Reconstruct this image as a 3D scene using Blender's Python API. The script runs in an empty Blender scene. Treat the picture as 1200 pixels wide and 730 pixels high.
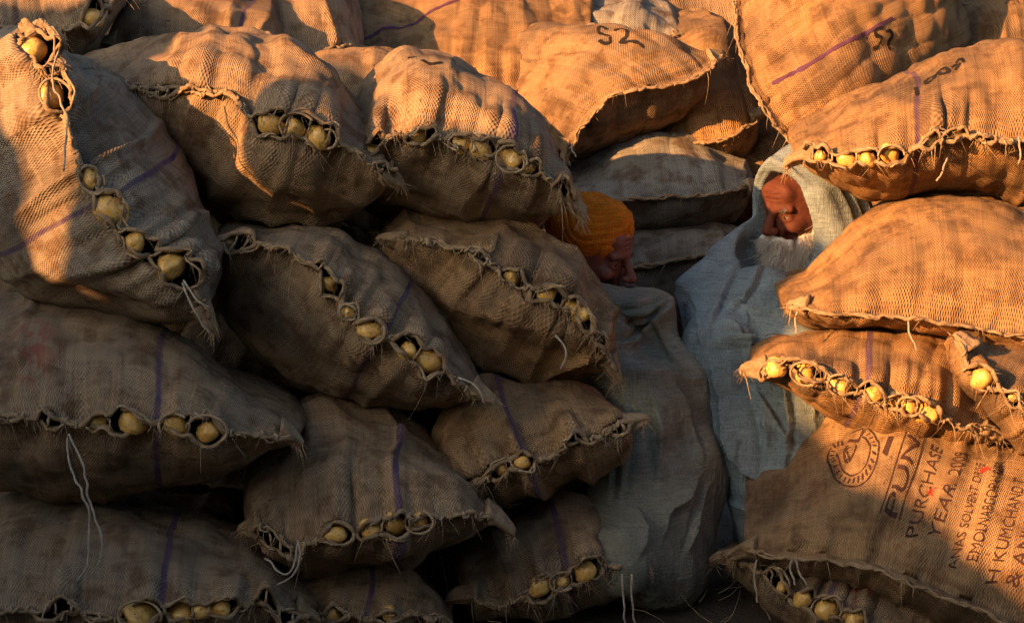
import bpy, math, random
import numpy as np
from mathutils import Vector, Matrix
from mathutils.bvhtree import BVHTree

scene = bpy.context.scene
col = scene.collection
# ---------------------------------------------------------------- camera
cam_d = bpy.data.cameras.new('camera'); cam = bpy.data.objects.new('camera', cam_d); col.objects.link(cam)
cam.location = (0, 0, 1.14); cam.rotation_euler = (math.radians(90-6.5), 0, 0)
cam_d.sensor_width = 36; cam_d.lens = 36*2160/1200; cam_d.clip_end = 2000; cam_d.clip_start = .05
scene.camera = cam
# ---------------------------------------------------------------- sky, sun, exposure
SUN_EL, SUN_AZ = math.radians(16), math.radians(50)        # azimuth: degrees to the left of straight behind the camera
TO_SUN = Vector((-math.sin(SUN_AZ)*math.cos(SUN_EL), -math.cos(SUN_AZ)*math.cos(SUN_EL), math.sin(SUN_EL)))
world = bpy.data.worlds.new('World'); scene.world = world; world.use_nodes = True
wn = world.node_tree.nodes; wl = world.node_tree.links
sky = wn.new('ShaderNodeTexSky'); sky.sky_type = 'NISHITA'; sky.sun_disc = False
sky.sun_elevation = SUN_EL; sky.sun_rotation = math.atan2(TO_SUN.x, TO_SUN.y); sky.dust_density = 3; sky.ozone_density = 1.0
wn['Background'].inputs['Strength'].default_value = .068
wl.new(sky.outputs[0], wn['Background'].inputs['Color'])
sun_d = bpy.data.lights.new('sun', 'SUN'); sun_d.energy = 5; sun_d.angle = math.radians(.6); sun_d.color = (1, .45, .14)
sun = bpy.data.objects.new('sun', sun_d); col.objects.link(sun)
sun.rotation_euler = TO_SUN.to_track_quat('Z', 'Y').to_euler(); sun.location = TO_SUN*20
vs = scene.view_settings
vs.view_transform = 'Standard'; vs.look = 'None'; vs.exposure = 1.45; vs.gamma = 1; vs.use_curve_mapping = False
try:
    scene.cycles.use_denoising = True; scene.cycles.max_bounces = 4; scene.cycles.diffuse_bounces = 3
except Exception:
    pass

# ---------------------------------------------------------------- noise on numpy arrays
def _hash(i, j, k, seed):
    h = (i.astype(np.int64)*374761393+j.astype(np.int64)*668265263+k.astype(np.int64)*2147483647+seed*974634777) & 0xffffffff
    h = ((h ^ (h >> 13))*1274126177) & 0xffffffff
    h = ((h ^ (h >> 16))*2246822519) & 0xffffffff
    return ((h ^ (h >> 15)) & 0xffffff)/float(0xffffff)
def vnoise(x, y, z, seed=0):
    """value noise in -1..1"""
    x, y, z = np.broadcast_arrays(np.asarray(x, float), np.asarray(y, float), np.asarray(z, float))
    xi, yi, zi = np.floor(x), np.floor(y), np.floor(z)
    f = lambda t: t*t*t*(t*(t*6-15)+10)
    u, v, w = f(x-xi), f(y-yi), f(z-zi); r = 0
    for a in (0, 1):
        for b in (0, 1):
            for c in (0, 1):
                r = r+_hash(xi+a, yi+b, zi+c, seed)*(u if a else 1-u)*(v if b else 1-v)*(w if c else 1-w)
    return r*2-1
def fbm(x, y, z, seed=0, n=3):
    r = 0; a = 1; t = 0
    for k in range(n):
        r = r+a*vnoise(x*2**k, y*2**k, z*2**k, seed+k*17); t += a; a *= .5
    return r/t
def cells(x, y, seed=0):
    """soft bumps, one per jittered cell, 0..1"""
    xi, yi = np.floor(x), np.floor(y); best = np.full(np.shape(x), 9.)
    for a in (-1, 0, 1):
        for b in (-1, 0, 1):
            cx, cy = xi+a, yi+b
            px = cx+.5+.7*(_hash(cx, cy, cx*0, seed)-.5); py = cy+.5+.7*(_hash(cx, cy, cx*0+7, seed)-.5)
            best = np.minimum(best, (x-px)**2+(y-py)**2)
    return np.clip(1-best/.62, 0, 1)
rng = np.random.default_rng(11)

# ---------------------------------------------------------------- mesh helpers
def mesh_from(name, verts, faces, smooth=True, uv=None):
    """verts (n,3); faces: int array (m,4) or (m,3), or list of such arrays; uv per corner (m*k,2)"""
    me = bpy.data.meshes.new(name); verts = np.asarray(verts, np.float32)
    if not isinstance(faces, list): faces = [faces]
    faces = [np.asarray(f, np.int32) for f in faces if len(f)]
    me.vertices.add(len(verts)); me.vertices.foreach_set('co', verts.ravel())
    nl = sum(f.size for f in faces); npoly = sum(len(f) for f in faces)
    me.loops.add(nl); me.loops.foreach_set('vertex_index', np.concatenate([f.ravel() for f in faces]))
    tot = np.concatenate([np.full(len(f), f.shape[1], np.int32) for f in faces])
    me.polygons.add(npoly); me.polygons.foreach_set('loop_start', np.r_[0, np.cumsum(tot)[:-1]].astype(np.int32))
    try: me.polygons.foreach_set('loop_total', tot)
    except Exception: pass
    me.polygons.foreach_set('use_smooth', np.full(npoly, smooth))
    if uv is not None:
        me.uv_layers.new(name='UVMap').data.foreach_set('uv', np.asarray(uv, np.float32).ravel())
    me.update(calc_edges=True); me.validate()
    return me
def obj(name, me, mat=None, parent=None, **props):
    o = bpy.data.objects.new(name, me); col.objects.link(o)
    if mat and me and not me.materials: me.materials.append(mat)
    if parent: o.parent = parent
    for k, v in props.items(): o[k] = v
    return o
def empty(name, loc, **props):
    o = bpy.data.objects.new(name, None); col.objects.link(o); o.location = loc; o.empty_display_size = .1
    for k, v in props.items(): o[k] = v
    return o
def tube(pts, rad, sides=6, ripple=None):
    """verts, quads of a capped tube along pts"""
    pts = np.asarray(pts, float); n = len(pts); rad = np.broadcast_to(rad, (n,))
    t = np.gradient(pts, axis=0); t /= np.linalg.norm(t, axis=1)[:, None]+1e-9
    ref = np.array([.31, .2, .93]); V = []
    a = np.cross(t, ref); a /= np.linalg.norm(a, axis=1)[:, None]+1e-9; b = np.cross(t, a)
    th = np.linspace(0, 2*np.pi, sides, endpoint=False)
    R_ = np.ones((n, sides)) if ripple is None else ripple
    V = pts[:, None]+rad[:, None, None]*R_[..., None]*(np.cos(th)[None, :, None]*a[:, None]+np.sin(th)[None, :, None]*b[:, None])
    i = np.arange(n-1)[:, None]*sides; j = np.arange(sides)[None]; k = (j+1) % sides
    q = np.stack([i+j, i+k, i+sides+k, i+sides+j], -1).reshape(-1, 4)
    cap = [np.stack([np.full(sides-2, 0), np.arange(2, sides), np.arange(1, sides-1)], -1),
           (n-1)*sides+np.stack([np.full(sides-2, 0), np.arange(1, sides-1), np.arange(2, sides)], -1)]
    return V.reshape(-1, 3), q, np.vstack(cap)
def strands(starts, dirs, lens, rad, rs, droop=.4, segs=4):
    """many thin tapering 3-sided hairs -> one mesh's verts, quads"""
    n = len(starts); t = np.linspace(0, 1, segs+1)
    side = rs.normal(size=(n, 3)); side -= dirs*(side*dirs).sum(1)[:, None]; side /= np.linalg.norm(side, axis=1)[:, None]+1e-9
    curl = rs.normal(0, .8, n)
    P_ = starts[:, None]+lens[:, None, None]*(t[None, :, None]*dirs[:, None]+(t**2)[None, :, None]*(side*curl[:, None])[:, None]+(t**2)[None, :, None]*np.array([0, 0, -droop]))
    o2 = np.cross(dirs, side); th = np.array([0, 2.094, 4.189]); r = np.broadcast_to(rad, (n,))[:, None]*(1-.75*t)[None]
    V = P_[:, :, None]+r[:, :, None, None]*(np.cos(th)[None, None, :, None]*side[:, None, None]+np.sin(th)[None, None, :, None]*o2[:, None, None])
    b = np.arange(n)[:, None, None]*(segs+1)*3+np.arange(segs)[None, :, None]*3; j = np.arange(3)[None, None]; k = (j+1) % 3
    q = np.stack([b+j, b+k, b+3+k, b+3+j], -1).reshape(-1, 4)
    return V.reshape(-1, 3), q

# ---------------------------------------------------------------- materials
class G:
    """tiny node-graph builder"""
    def __init__(s, name):
        s.m = bpy.data.materials.new(name); s.m.use_nodes = True; s.t = s.m.node_tree; s.b = s.t.nodes['Principled BSDF']
    def n(s, kind, ins=(), **kw):
        x = s.t.nodes.new(kind)
        for k, v in kw.items(): setattr(x, k, v)
        for k, v in (ins.items() if isinstance(ins, dict) else enumerate(ins)):
            if v is None: continue
            if hasattr(v, 'is_linked') or hasattr(v, 'links'): s.t.links.new(v, x.inputs[k])
            else: x.inputs[k].default_value = v
        return x
    def math(s, op, a, b=None, c=None, clamp=False):
        return s.n('ShaderNodeMath', [a, b, c], operation=op, use_clamp=clamp).outputs[0]
    def noise(s, vec, scale, detail=3, rough=.55, dist=0):
        return s.n('ShaderNodeTexNoise', {'Vector': vec, 'Scale': scale, 'Detail': detail, 'Roughness': rough, 'Distortion': dist}).outputs[0]
    def ramp(s, f, lo, hi, a=0., b=1.):
        return s.n('ShaderNodeMapRange', {'Value': f, 'From Min': lo, 'From Max': hi, 'To Min': a, 'To Max': b}).outputs[0]
    def mix(s, f, a, b, blend='MIX'):
        x = s.t.nodes.new('ShaderNodeMix'); x.data_type = 'RGBA'; x.blend_type = blend
        for k, v in ((0, f), (6, a), (7, b)):
            if hasattr(v, 'links'): s.t.links.new(v, x.inputs[k])
            else: x.inputs[k].default_value = v if k == 0 else (*v, 1)
        return x.outputs[2]
    def scale(s, vec, f): return s.n('ShaderNodeVectorMath', [vec, f], operation='MULTIPLY').outputs[0]
    def attr(s, name): return s.n('ShaderNodeAttribute', attribute_name=name, attribute_type='OBJECT').outputs['Fac']
    def out(s, color, rough=.9, bump=None, strength=.5, dist=.01, **kw):
        L = s.t.links
        if hasattr(color, 'links'): L.new(color, s.b.inputs['Base Color'])
        else: s.b.inputs['Base Color'].default_value = (*color, 1)
        if hasattr(rough, 'links'): L.new(rough, s.b.inputs['Roughness'])
        else: s.b.inputs['Roughness'].default_value = rough
        s.b.inputs['Specular IOR Level'].default_value = kw.get('spec', .2)
        if bump is not None:
            L.new(s.n('ShaderNodeBump', {'Strength': strength, 'Distance': dist, 'Height': bump}).outputs[0], s.b.inputs['Normal'])
        for k, v in kw.items():
            if k in s.b.inputs: s.b.inputs[k].default_value = v
        return s.m
def burlap():
    g = G('burlap'); uv = g.n('ShaderNodeUVMap').outputs[0]; pos = g.n('ShaderNodeTexCoord').outputs['Object']
    wob = g.n('ShaderNodeTexNoise', {'Vector': pos, 'Scale': 9., 'Detail': 2.}).outputs['Color']
    wv = g.n('ShaderNodeVectorMath', [wob, (.5, .5, .5)], operation='SUBTRACT').outputs[0]
    uvw = g.n('ShaderNodeVectorMath', [uv, g.scale(wv, (.016, .016, 0))], operation='ADD').outputs[0]
    sp = g.n('ShaderNodeSeparateXYZ', [uvw]); u, v = sp.outputs[0], sp.outputs[1]
    pitch = .0056; k = 2*math.pi/pitch
    su = g.math('SINE', g.math('MULTIPLY', u, k)); sv = g.math('SINE', g.math('MULTIPLY', v, k))
    weave = g.math('MULTIPLY', su, sv)                                        # plain weave: -1..1
    thr1 = g.noise(g.scale(uvw, (170, 7, 1)), 1., 1); thr2 = g.noise(g.scale(uvw, (7, 170, 1)), 1., 1)
    thr = g.math('ADD', thr1, thr2)                                           # uneven threads, about 1
    sd = g.attr('seed'); posd = g.n('ShaderNodeVectorMath', [pos, g.n('ShaderNodeCombineXYZ', [sd, sd, sd]).outputs[0]], operation='ADD').outputs[0]
    big = g.noise(posd, 4.5, 3, .6); mid = g.noise(posd, 17, 3, .65); fine = g.noise(posd, 60, 2)
    c = g.mix(g.ramp(big, .38, .62), (.42, .25, .112), (.27, .172, .095))
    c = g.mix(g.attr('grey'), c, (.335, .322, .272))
    c = g.mix(g.ramp(mid, .48, .64, 0, .72), c, (.15, .085, .045))            # handling stains
    c = g.mix(g.ramp(big, .56, .72, 0, .65), c, (.10, .072, .05))
    c = g.mix(g.ramp(mid, .25, .40, .35, 0), c, (.46, .34, .21))
    c = g.mix(g.ramp(fine, .68, .76, 0, .7), c, (.07, .05, .035))             # specks
    c = g.mix(1., c, g.n('ShaderNodeCombineColor', [g.ramp(thr, .7, 1.3, .80, 1.16)]*3).outputs[0], 'MULTIPLY')
    c = g.mix(1., c, g.n('ShaderNodeCombineColor', [g.ramp(weave, -1, 1, .64, 1.18)]*3).outputs[0], 'MULTIPLY')
    # woven violet stripe, along the length (u) or across (v)
    for a, ax in (('stripe_u', u), ('stripe_v', v)):
        d = g.math('ABSOLUTE', g.math('SUBTRACT', ax, g.attr(a)))
        f = g.math('MULTIPLY', g.ramp(d, .0045, .0075, 1, 0), g.ramp(mid, .3, .55, .95, .55))
        c = g.mix(f, c, (.075, .045, .135))
    dx = g.math('SUBTRACT', u, g.attr('red_u')); dy = g.math('SUBTRACT', v, g.attr('red_v'))
    dd = g.math('SQRT', g.math('ADD', g.math('MULTIPLY', dx, dx), g.math('MULTIPLY', dy, dy)))
    rf = g.math('MULTIPLY', g.ramp(dd, .02, .075, 1, 0), g.ramp(g.noise(posd, 26, 2), .5, .58))
    c = g.mix(g.math('MULTIPLY', rf, .6), c, (.28, .05, .05))
    h = g.math('ADD', g.math('MULTIPLY', weave, .5), g.math('MULTIPLY', thr, 1.2))
    return g.out(c, .93, h, .75, .0035, spec=.12)
def plain(name, c1, c2, scale=30, rough=.85, bump=.3, dist=.004, **kw):
    g = G(name); pos = g.n('ShaderNodeTexCoord').outputs['Object']
    a = g.noise(pos, scale, 4, .6); b = g.noise(pos, scale*.2, 2)
    c = g.mix(g.ramp(g.math('ADD', a, b), .7, 1.3), c1, c2)
    return g.out(c, rough, a, bump, dist, **kw)
M_BURLAP = burlap()
M_HEM = plain('hem_jute', (.19, .13, .075), (.40, .29, .175), 120, .95, .8, .004)
M_CORD = plain('jute_cord', (.24, .16, .095), (.50, .38, .24), 150, .95, .6, .002)
M_PALE = plain('pale_twine', (.30, .25, .195), (.46, .40, .32), 120, .95, .6, .002)
def ink(name, c, lo, hi):
    """paint rubbed into coarse cloth: it takes on the threads and misses the hollows"""
    g = G(name); pos = g.n('ShaderNodeTexCoord').outputs['Object']; f = g.noise(pos, 210, 2, .6); b = g.noise(pos, 28, 3)
    a = g.ramp(g.math('ADD', f, g.math('MULTIPLY', b, .7)), lo, hi, 0, .92); g.t.links.new(a, g.b.inputs['Alpha'])
    return g.out(g.mix(g.ramp(b, .35, .65), c, tuple(x*1.7 for x in c)), .95, f, .3, .002, spec=.05)
M_INK = {'black': ink('black_paint', (.016, .014, .014), .58, .80), 'violet': ink('violet_ink', (.06, .026, .045), .70, .98),
         'print': ink('stencil_ink', (.04, .022, .022), .50, .78), 'brown': ink('brown_ink', (.07, .035, .025), .68, .98), 'red': ink('red_ink', (.40, .03, .02), .60, .85),
         'line': ink('violet_yarn', (.075, .032, .07), .45, .70)}
def potato_mat():
    g = G('potato_skin'); pos = g.n('ShaderNodeTexCoord').outputs['Object']
    sd = g.attr('seed'); p = g.n('ShaderNodeVectorMath', [pos, g.n('ShaderNodeCombineXYZ', [sd, sd, sd]).outputs[0]], operation='ADD').outputs[0]
    a = g.noise(p, 1.3, 3, .55); b = g.noise(p, 3.2, 4, .65); f = g.noise(p, 14, 2)
    vo = g.n('ShaderNodeTexVoronoi', {'Vector': p, 'Scale': 1.5}).outputs['Distance']
    c = g.mix(g.ramp(a, .35, .65), (.90, .58, .16), (.76, .42, .10))
    c = g.mix(g.ramp(b, .54, .68, 0, .85), c, (.26, .14, .06))                 # soil and bruises
    c = g.mix(g.ramp(a, .66, .76, 0, .35), c, (.45, .42, .12))                 # greening
    c = g.mix(g.ramp(vo, .04, .10, .8, 0), c, (.12, .06, .03))                # eyes
    return g.out(c, g.ramp(b, .46, .68, .20, .65), f, .12, .05, spec=.7)
M_POTATO = potato_mat()

# ---------------------------------------------------------------- sack shape
def arc_t(F):
    d = np.r_[0, np.cumsum(np.linalg.norm(np.diff(F, axis=0), axis=1))]
    return d / d[-1]
def smooth_curve(F, s):
    """Catmull-Rom through the points F, evaluated at arc fractions s."""
    T = arc_t(F); G = np.vstack([2*F[0]-F[1], F, 2*F[-1]-F[-2]])
    i = np.clip(np.searchsorted(T, s, side='right')-1, 0, len(F)-2)
    t = ((s-T[i])/(T[i+1]-T[i]))[:, None]
    a, b, c, d = G[i], G[i+1], G[i+2], G[i+3]
    return .5*(2*b+(c-a)*t+(2*a-5*b+4*c-d)*t*t+(3*b-a-3*c+d)*t**3)
def sack_frame(r):
    F = np.asarray(r['F'], float); back = np.asarray(r['back'], float)
    e = F[-1]-F[0]; w = np.linalg.norm(e); e = e/w
    n = np.cross(e, back); n /= np.linalg.norm(n)
    return F, back, e, n, w, np.linalg.norm(back)
def sack_surface(r, s, v, sg):
    """Points of the upper (sg=1) or under (sg=-1) panel; s runs along the mouth, v from the mouth to the far end."""
    F, back, e, n, w, L = sack_frame(r)
    c = smooth_curve(F, s); ch = F[0]+(F[-1]-F[0])*s[:, None]
    f = ((1-v)**1.6)[None, :, None]
    wid = 1+.07*np.sin(np.pi*v)
    mid = .5*(F[0]+F[-1])
    base = mid+(ch-mid)[:, None, :]*wid[None, :, None]+(c-ch)[:, None, :]*f+back*v[None, :, None]
    H = np.interp(s, np.linspace(.06, .94, 7), r['hu' if sg > 0 else 'hd'])
    ker = np.ones(9)/9 if len(s) > 40 else np.ones(1)
    if len(s) > 40:
        H = np.convolve(np.pad(H, 4, mode='edge'), ker, mode='valid')
    ps = np.clip(1-np.abs(2*s-1)**2.8, 0, 1)**.55
    lip = .018/L
    q = np.clip((v-lip)/(1-lip), 0, 1)
    pv = np.where(q < .42, np.clip(1-np.clip(1-q/.42,0,1)**2.2, 0, 1)**.66, np.where(q > .58, np.clip(1-(np.clip(q-.58,0,1)/.42)**2.4, 0, 1)**.6, 1))
    return base+n*(sg*(H*ps)[:, None]*pv[None, :])[..., None]

SACKS = [
    {'key': 'L1','F': [[-1.019,3.902,1.289],[-0.976,3.834,1.225],[-0.904,3.758,1.086],[-0.839,3.704,0.968],[-0.75,3.672,0.859],[-0.658,3.674,0.79],[-0.613,3.715,0.705]],'back': [-0.24,0.66,0.0],
     'hu': [0.065,0.117,0.167,0.196,0.198,0.175,0.132],'hd': [0.232,0.254,0.26,0.26,0.26,0.252,0.221],
     'pot': [[0.511,0.022],[0.612,0.036],[0.719,0.03],[0.825,0.036]],'hole': [[0.098,0.035],[0.253,0.028]],'stripe': 0.58,'fray': 1.5},
    {'key': 'L2','F': [[-1.197,3.674,0.522],[-1.017,3.613,0.519],[-0.863,3.572,0.51],[-0.752,3.562,0.515],[-0.66,3.561,0.507],[-0.555,3.58,0.492],[-0.437,3.648,0.471]],'back': [-0.08,0.68,-0.02],
     'hu': [0.256,0.226,0.208,0.193,0.158,0.102,0.05],'hd': [0.26,0.222,0.197,0.185,0.171,0.141,0.094],
     'pot': [[0.586,0.033],[0.692,0.026],[0.774,0.029]],'hole': [[0.491,0.02]],'stripe': 0.64,'red': [0.31,0.144]},
    {'key': 'L3','F': [[-1.188,3.631,0.146],[-1.011,3.55,0.142],[-0.833,3.51,0.141],[-0.725,3.51,0.141],[-0.585,3.521,0.15],[-0.506,3.552,0.159],[-0.41,3.626,0.108]],'back': [-0.06,0.68,-0.07],
     'hu': [0.221,0.204,0.194,0.185,0.158,0.103,0.05],'hd': [0.26,0.26,0.259,0.257,0.252,0.231,0.159],
     'pot': [[0.576,0.033],[0.714,0.02],[0.754,0.024]],'hole': [[0.664,0.022]],'stripe': 0.62},
    {'key': 'L4','F': [[-0.968,4.172,1.186],[-0.786,4.069,1.168],[-0.614,3.987,1.153],[-0.544,3.941,1.102],[-0.451,3.918,1.081],[-0.389,3.926,1.057],[-0.319,3.952,1.02],[-0.259,3.996,0.964]],'back': [-0.16,0.66,0.03],
     'hu': [0.07,0.126,0.159,0.18,0.192,0.182,0.141],'hd': [0.203,0.186,0.203,0.218,0.218,0.215,0.221],
     'pot': [[0.637,0.032],[0.702,0.03],[0.762,0.03],[0.784,0.018]],'hole': [],'fray': 1.6},
    {'key': 'L5','F': [[-0.335,4.031,1.009],[-0.268,4.006,1.055],[-0.184,3.997,1.065],[-0.101,3.995,1.043],[-0.018,4.002,1.019],[0.074,4.027,0.975],[0.136,4.08,0.907]],'back': [-0.1,0.7,0.03],
     'hu': [0.26,0.256,0.237,0.21,0.18,0.143,0.107],'hd': [0.158,0.148,0.152,0.152,0.146,0.134,0.123],
     'pot': [[0.05,0.032],[0.446,0.022],[0.526,0.026],[0.647,0.028]],'hole': [[0.276,0.022],[0.734,0.017]],'stripe': 0.63,'fray': 1.3},
    {'key': 'L6','F': [[-0.622,3.922,0.845],[-0.522,3.881,0.837],[-0.419,3.836,0.802],[-0.354,3.797,0.72],[-0.282,3.78,0.661],[-0.177,3.794,0.606],[-0.068,3.844,0.519]],'back': [-0.05,0.66,0.0],
     'hu': [0.05,0.085,0.119,0.132,0.12,0.09,0.05],'hd': [0.192,0.229,0.239,0.217,0.186,0.16,0.142],
     'pot': [[0.511,0.015],[0.596,0.025],[0.729,0.023],[0.797,0.031]],'hole': [[0.409,0.021]],'stripe': 0.63,'fray': 1.2},
    {'key': 'L7','F': [[-0.259,4.052,0.843],[-0.149,4.01,0.827],[-0.046,3.975,0.786],[0.028,3.951,0.745],[0.101,3.947,0.714],[0.17,3.961,0.657],[0.229,4.019,0.552]],'back': [-0.05,0.62,0.0],
     'hu': [0.05,0.079,0.116,0.138,0.128,0.101,0.074],'hd': [0.147,0.157,0.176,0.186,0.178,0.156,0.135],
     'pot': [[0.596,0.026],[0.734,0.024],[0.699,0.018]],'hole': [[0.461,0.022]],'fray': 1.8},
    {'key': 'L8','F': [[-0.545,3.725,0.268],[-0.46,3.672,0.241],[-0.37,3.645,0.269],[-0.283,3.637,0.285],[-0.189,3.648,0.296],[-0.113,3.679,0.3],[-0.027,3.747,0.281]],'back': [-0.07,0.62,-0.03],
     'hu': [0.193,0.204,0.211,0.204,0.172,0.115,0.05],'hd': [0.15,0.129,0.125,0.123,0.117,0.105,0.093],
     'pot': [[0.371,0.023],[0.499,0.023]],'hole': [[0.586,0.024],[0.667,0.021]],'stripe': 0.6},
    {'key': 'L9','F': [[-0.133,3.912,0.314],[-0.073,3.874,0.337],[0.0,3.858,0.372],[0.073,3.86,0.39],[0.164,3.884,0.422],[0.263,3.947,0.444]],'back': [-0.07,0.58,-0.03],
     'hu': [0.108,0.145,0.155,0.142,0.119,0.086,0.05],'hd': [0.154,0.144,0.145,0.146,0.141,0.134,0.131],
     'pot': [[0.398,0.022]],'hole': [[0.298,0.018]],'stripe': 0.43},
    {'key': 'L10','F': [[-0.103,3.963,0.055],[-0.028,3.923,0.056],[0.056,3.906,0.089],[0.111,3.908,0.106],[0.186,3.921,0.129],[0.273,3.971,0.126]],'back': [-0.04,0.56,-0.04],
     'hu': [0.119,0.121,0.129,0.137,0.139,0.132,0.128],'hd': [0.136,0.114,0.117,0.128,0.137,0.149,0.174],
     'pot': [[0.444,0.028],[0.559,0.02],[0.694,0.03]],'hole': [],'stripe': 0.61,'fray': 1.3},
    {'key': 'L11','F': [[-0.482,3.764,0.082],[-0.389,3.724,0.08],[-0.3,3.714,0.083],[-0.213,3.735,0.085],[-0.135,3.799,0.035]],'back': [-0.02,0.58,-0.12],
     'hu': [0.098,0.098,0.1,0.1,0.092,0.072,0.05],'hd': [0.26,0.22,0.205,0.207,0.204,0.213,0.251],
     'pot': [[0.303,0.019],[0.599,0.017]],'hole': [],'stripe': 0.48},
    {'key': 'R1','F': [[0.686,4.375,1.021],[0.748,4.323,1.007],[0.822,4.292,1.004],[0.907,4.274,1.024],[1.026,4.279,1.063],[1.183,4.277,1.05],[1.4,4.335,1.023]],'back': [0.08,0.66,0.06],
     'hu': [0.05,0.109,0.161,0.196,0.226,0.252,0.26],'hd': [0.12,0.125,0.143,0.155,0.158,0.176,0.226],
     'pot': [[0.155,0.024],[0.218,0.026],[0.068,0.015]],'hole': [[0.293,0.024],[0.416,0.022],[0.496,0.02]],'stripe': 0.38,'fray': 1.0},
    {'key': 'R2','F': [[0.639,4.134,0.679],[0.693,4.073,0.674],[0.773,4.043,0.672],[0.883,4.032,0.665],[1.015,4.03,0.647],[1.147,4.027,0.623],[1.36,4.043,0.586],[1.533,4.101,0.559]],'back': [0.06,0.66,0.03],
     'hu': [0.05,0.218,0.26,0.26,0.26,0.26,0.26],'hd': [0.1,0.078,0.068,0.065,0.067,0.081,0.111],
     'pot': [],'hole': [],'closed': 1},
    {'key': 'R3','F': [[0.54,4.039,0.545],[0.606,3.99,0.558],[0.685,3.957,0.536],[0.792,3.934,0.51],[0.903,3.929,0.47],[1.057,3.984,0.417]],'back': [0.09,0.62,0.02],
     'hu': [0.05,0.058,0.088,0.121,0.146,0.164,0.164],'hd': [0.1,0.092,0.099,0.112,0.123,0.138,0.161],
     'pot': [[0.088,0.024],[0.479,0.022],[0.619,0.02],[0.687,0.028]],'hole': [[0.213,0.024],[0.346,0.022],[0.564,0.019]],'stripe': 0.44},
    {'key': 'R4','F': [[0.967,3.947,0.625],[0.994,3.9,0.567],[1.053,3.874,0.516],[1.125,3.866,0.444],[1.271,3.914,0.332]],'back': [0.16,0.6,0.02],
     'hu': [0.05,0.059,0.093,0.127,0.138,0.143,0.169],'hd': [0.151,0.113,0.108,0.122,0.133,0.143,0.162],
     'pot': [[0.218,0.026]],'hole': [[0.383,0.018]]},
    {'key': 'R5','F': [[0.519,4.034,0.152],[0.575,3.983,0.146],[0.672,3.943,0.148],[0.778,3.912,0.137],[0.882,3.877,0.101],[1.003,3.842,0.06],[1.143,3.816,0.006],[1.317,3.84,-0.052]],'back': [0.16,0.62,0.3],
     'hu': [0.05,0.17,0.244,0.26,0.26,0.26,0.26],'hd': [0.26,0.245,0.229,0.216,0.219,0.237,0.26],
     'pot': [],'hole': [],'closed': 1},
    {'key': 'R6','F': [[0.485,4.13,0.109],[0.546,4.048,0.094],[0.623,3.983,0.055],[0.72,3.938,0.019],[0.852,3.893,-0.025],[1.088,3.934,-0.11]],'back': [0.14,0.58,-0.1],
     'hu': [0.05,0.068,0.091,0.108,0.109,0.098,0.092],'hd': [0.085,0.113,0.136,0.152,0.158,0.167,0.194],
     'pot': [[0.323,0.027],[0.404,0.027],[0.489,0.025],[0.248,0.016]],'hole': [],'stripe': 0.4,'red': [0.48,0.122]},
    {'key': 'M1','F': [[0.117,5.054,0.887],[0.208,4.981,0.867],[0.332,4.952,0.878],[0.458,4.953,0.885],[0.565,4.984,0.892],[0.665,5.067,0.914]],'back': [0.02,0.66,0.04],
     'hu': [0.061,0.109,0.135,0.148,0.152,0.135,0.099],'hd': [0.196,0.159,0.158,0.164,0.16,0.151,0.156],
     'pot': [],'hole': [],'closed': 1},
    {'key': 'M2','F': [[0.092,4.937,0.658],[0.227,4.879,0.675],[0.361,4.862,0.707],[0.452,4.864,0.727],[0.567,4.886,0.739],[0.738,4.965,0.725]],'back': [0.02,0.6,-0.05],
     'hu': [0.109,0.115,0.117,0.115,0.106,0.094,0.079],'hd': [0.26,0.233,0.226,0.235,0.247,0.257,0.26],
     'pot': [],'hole': [],'closed': 1},
    {'key': 'M3','F': [[0.54,5.308,0.906],[0.656,5.259,0.925],[0.763,5.241,0.935],[0.945,5.308,0.913]],'back': [0.05,0.6,0.03],
     'hu': [0.05,0.099,0.133,0.148,0.148,0.136,0.106],'hd': [0.206,0.171,0.169,0.18,0.178,0.186,0.221],
     'pot': [],'hole': [],'closed': 1},
    {'key': 'T1','F': [[-1.396,4.547,1.299],[-1.228,4.465,1.28],[-1.1,4.447,1.3],[-1.008,4.451,1.336],[-0.96,4.517,1.384]],'back': [-0.1,0.66,0.06],
     'hu': [0.142,0.155,0.164,0.163,0.151,0.126,0.106],'hd': [0.244,0.196,0.174,0.162,0.145,0.107,0.051],
     'pot': [[0.827,0.031]],'hole': []},
    {'key': 'T2','F': [[-1.045,4.767,1.285],[-0.885,4.705,1.266],[-0.755,4.705,1.271],[-0.612,4.768,1.29]],'back': [0.0,0.66,0.05],
     'hu': [0.215,0.202,0.194,0.179,0.149,0.139,0.176],'hd': [0.224,0.176,0.155,0.142,0.13,0.132,0.162],
     'pot': [],'hole': [],'closed': 1,'stripe': 0.8},
    {'key': 'T2b','F': [[-0.715,4.946,1.268],[-0.606,4.895,1.258],[-0.495,4.906,1.272],[-0.428,4.969,1.291]],'back': [0.0,0.66,0.05],
     'hu': [0.187,0.207,0.212,0.209,0.193,0.182,0.208],'hd': [0.232,0.176,0.15,0.132,0.118,0.125,0.167],
     'pot': [],'hole': [],'closed': 1},
    {'key': 'T3','F': [[-0.503,5.278,1.353],[-0.405,5.182,1.22],[-0.236,5.133,1.137],[-0.047,5.156,1.161],[0.096,5.201,1.209],[0.219,5.306,1.331]],'back': [0.0,0.6,0.28],
     'hu': [0.05,0.066,0.103,0.126,0.107,0.074,0.05],'hd': [0.26,0.26,0.259,0.26,0.26,0.26,0.26],
     'pot': [],'hole': [],'closed': 1},
    {'key': 'T4','F': [[0.099,5.407,1.334],[0.245,5.353,1.303],[0.368,5.353,1.308],[0.495,5.407,1.334]],'back': [0.0,0.6,0.06],
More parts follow.
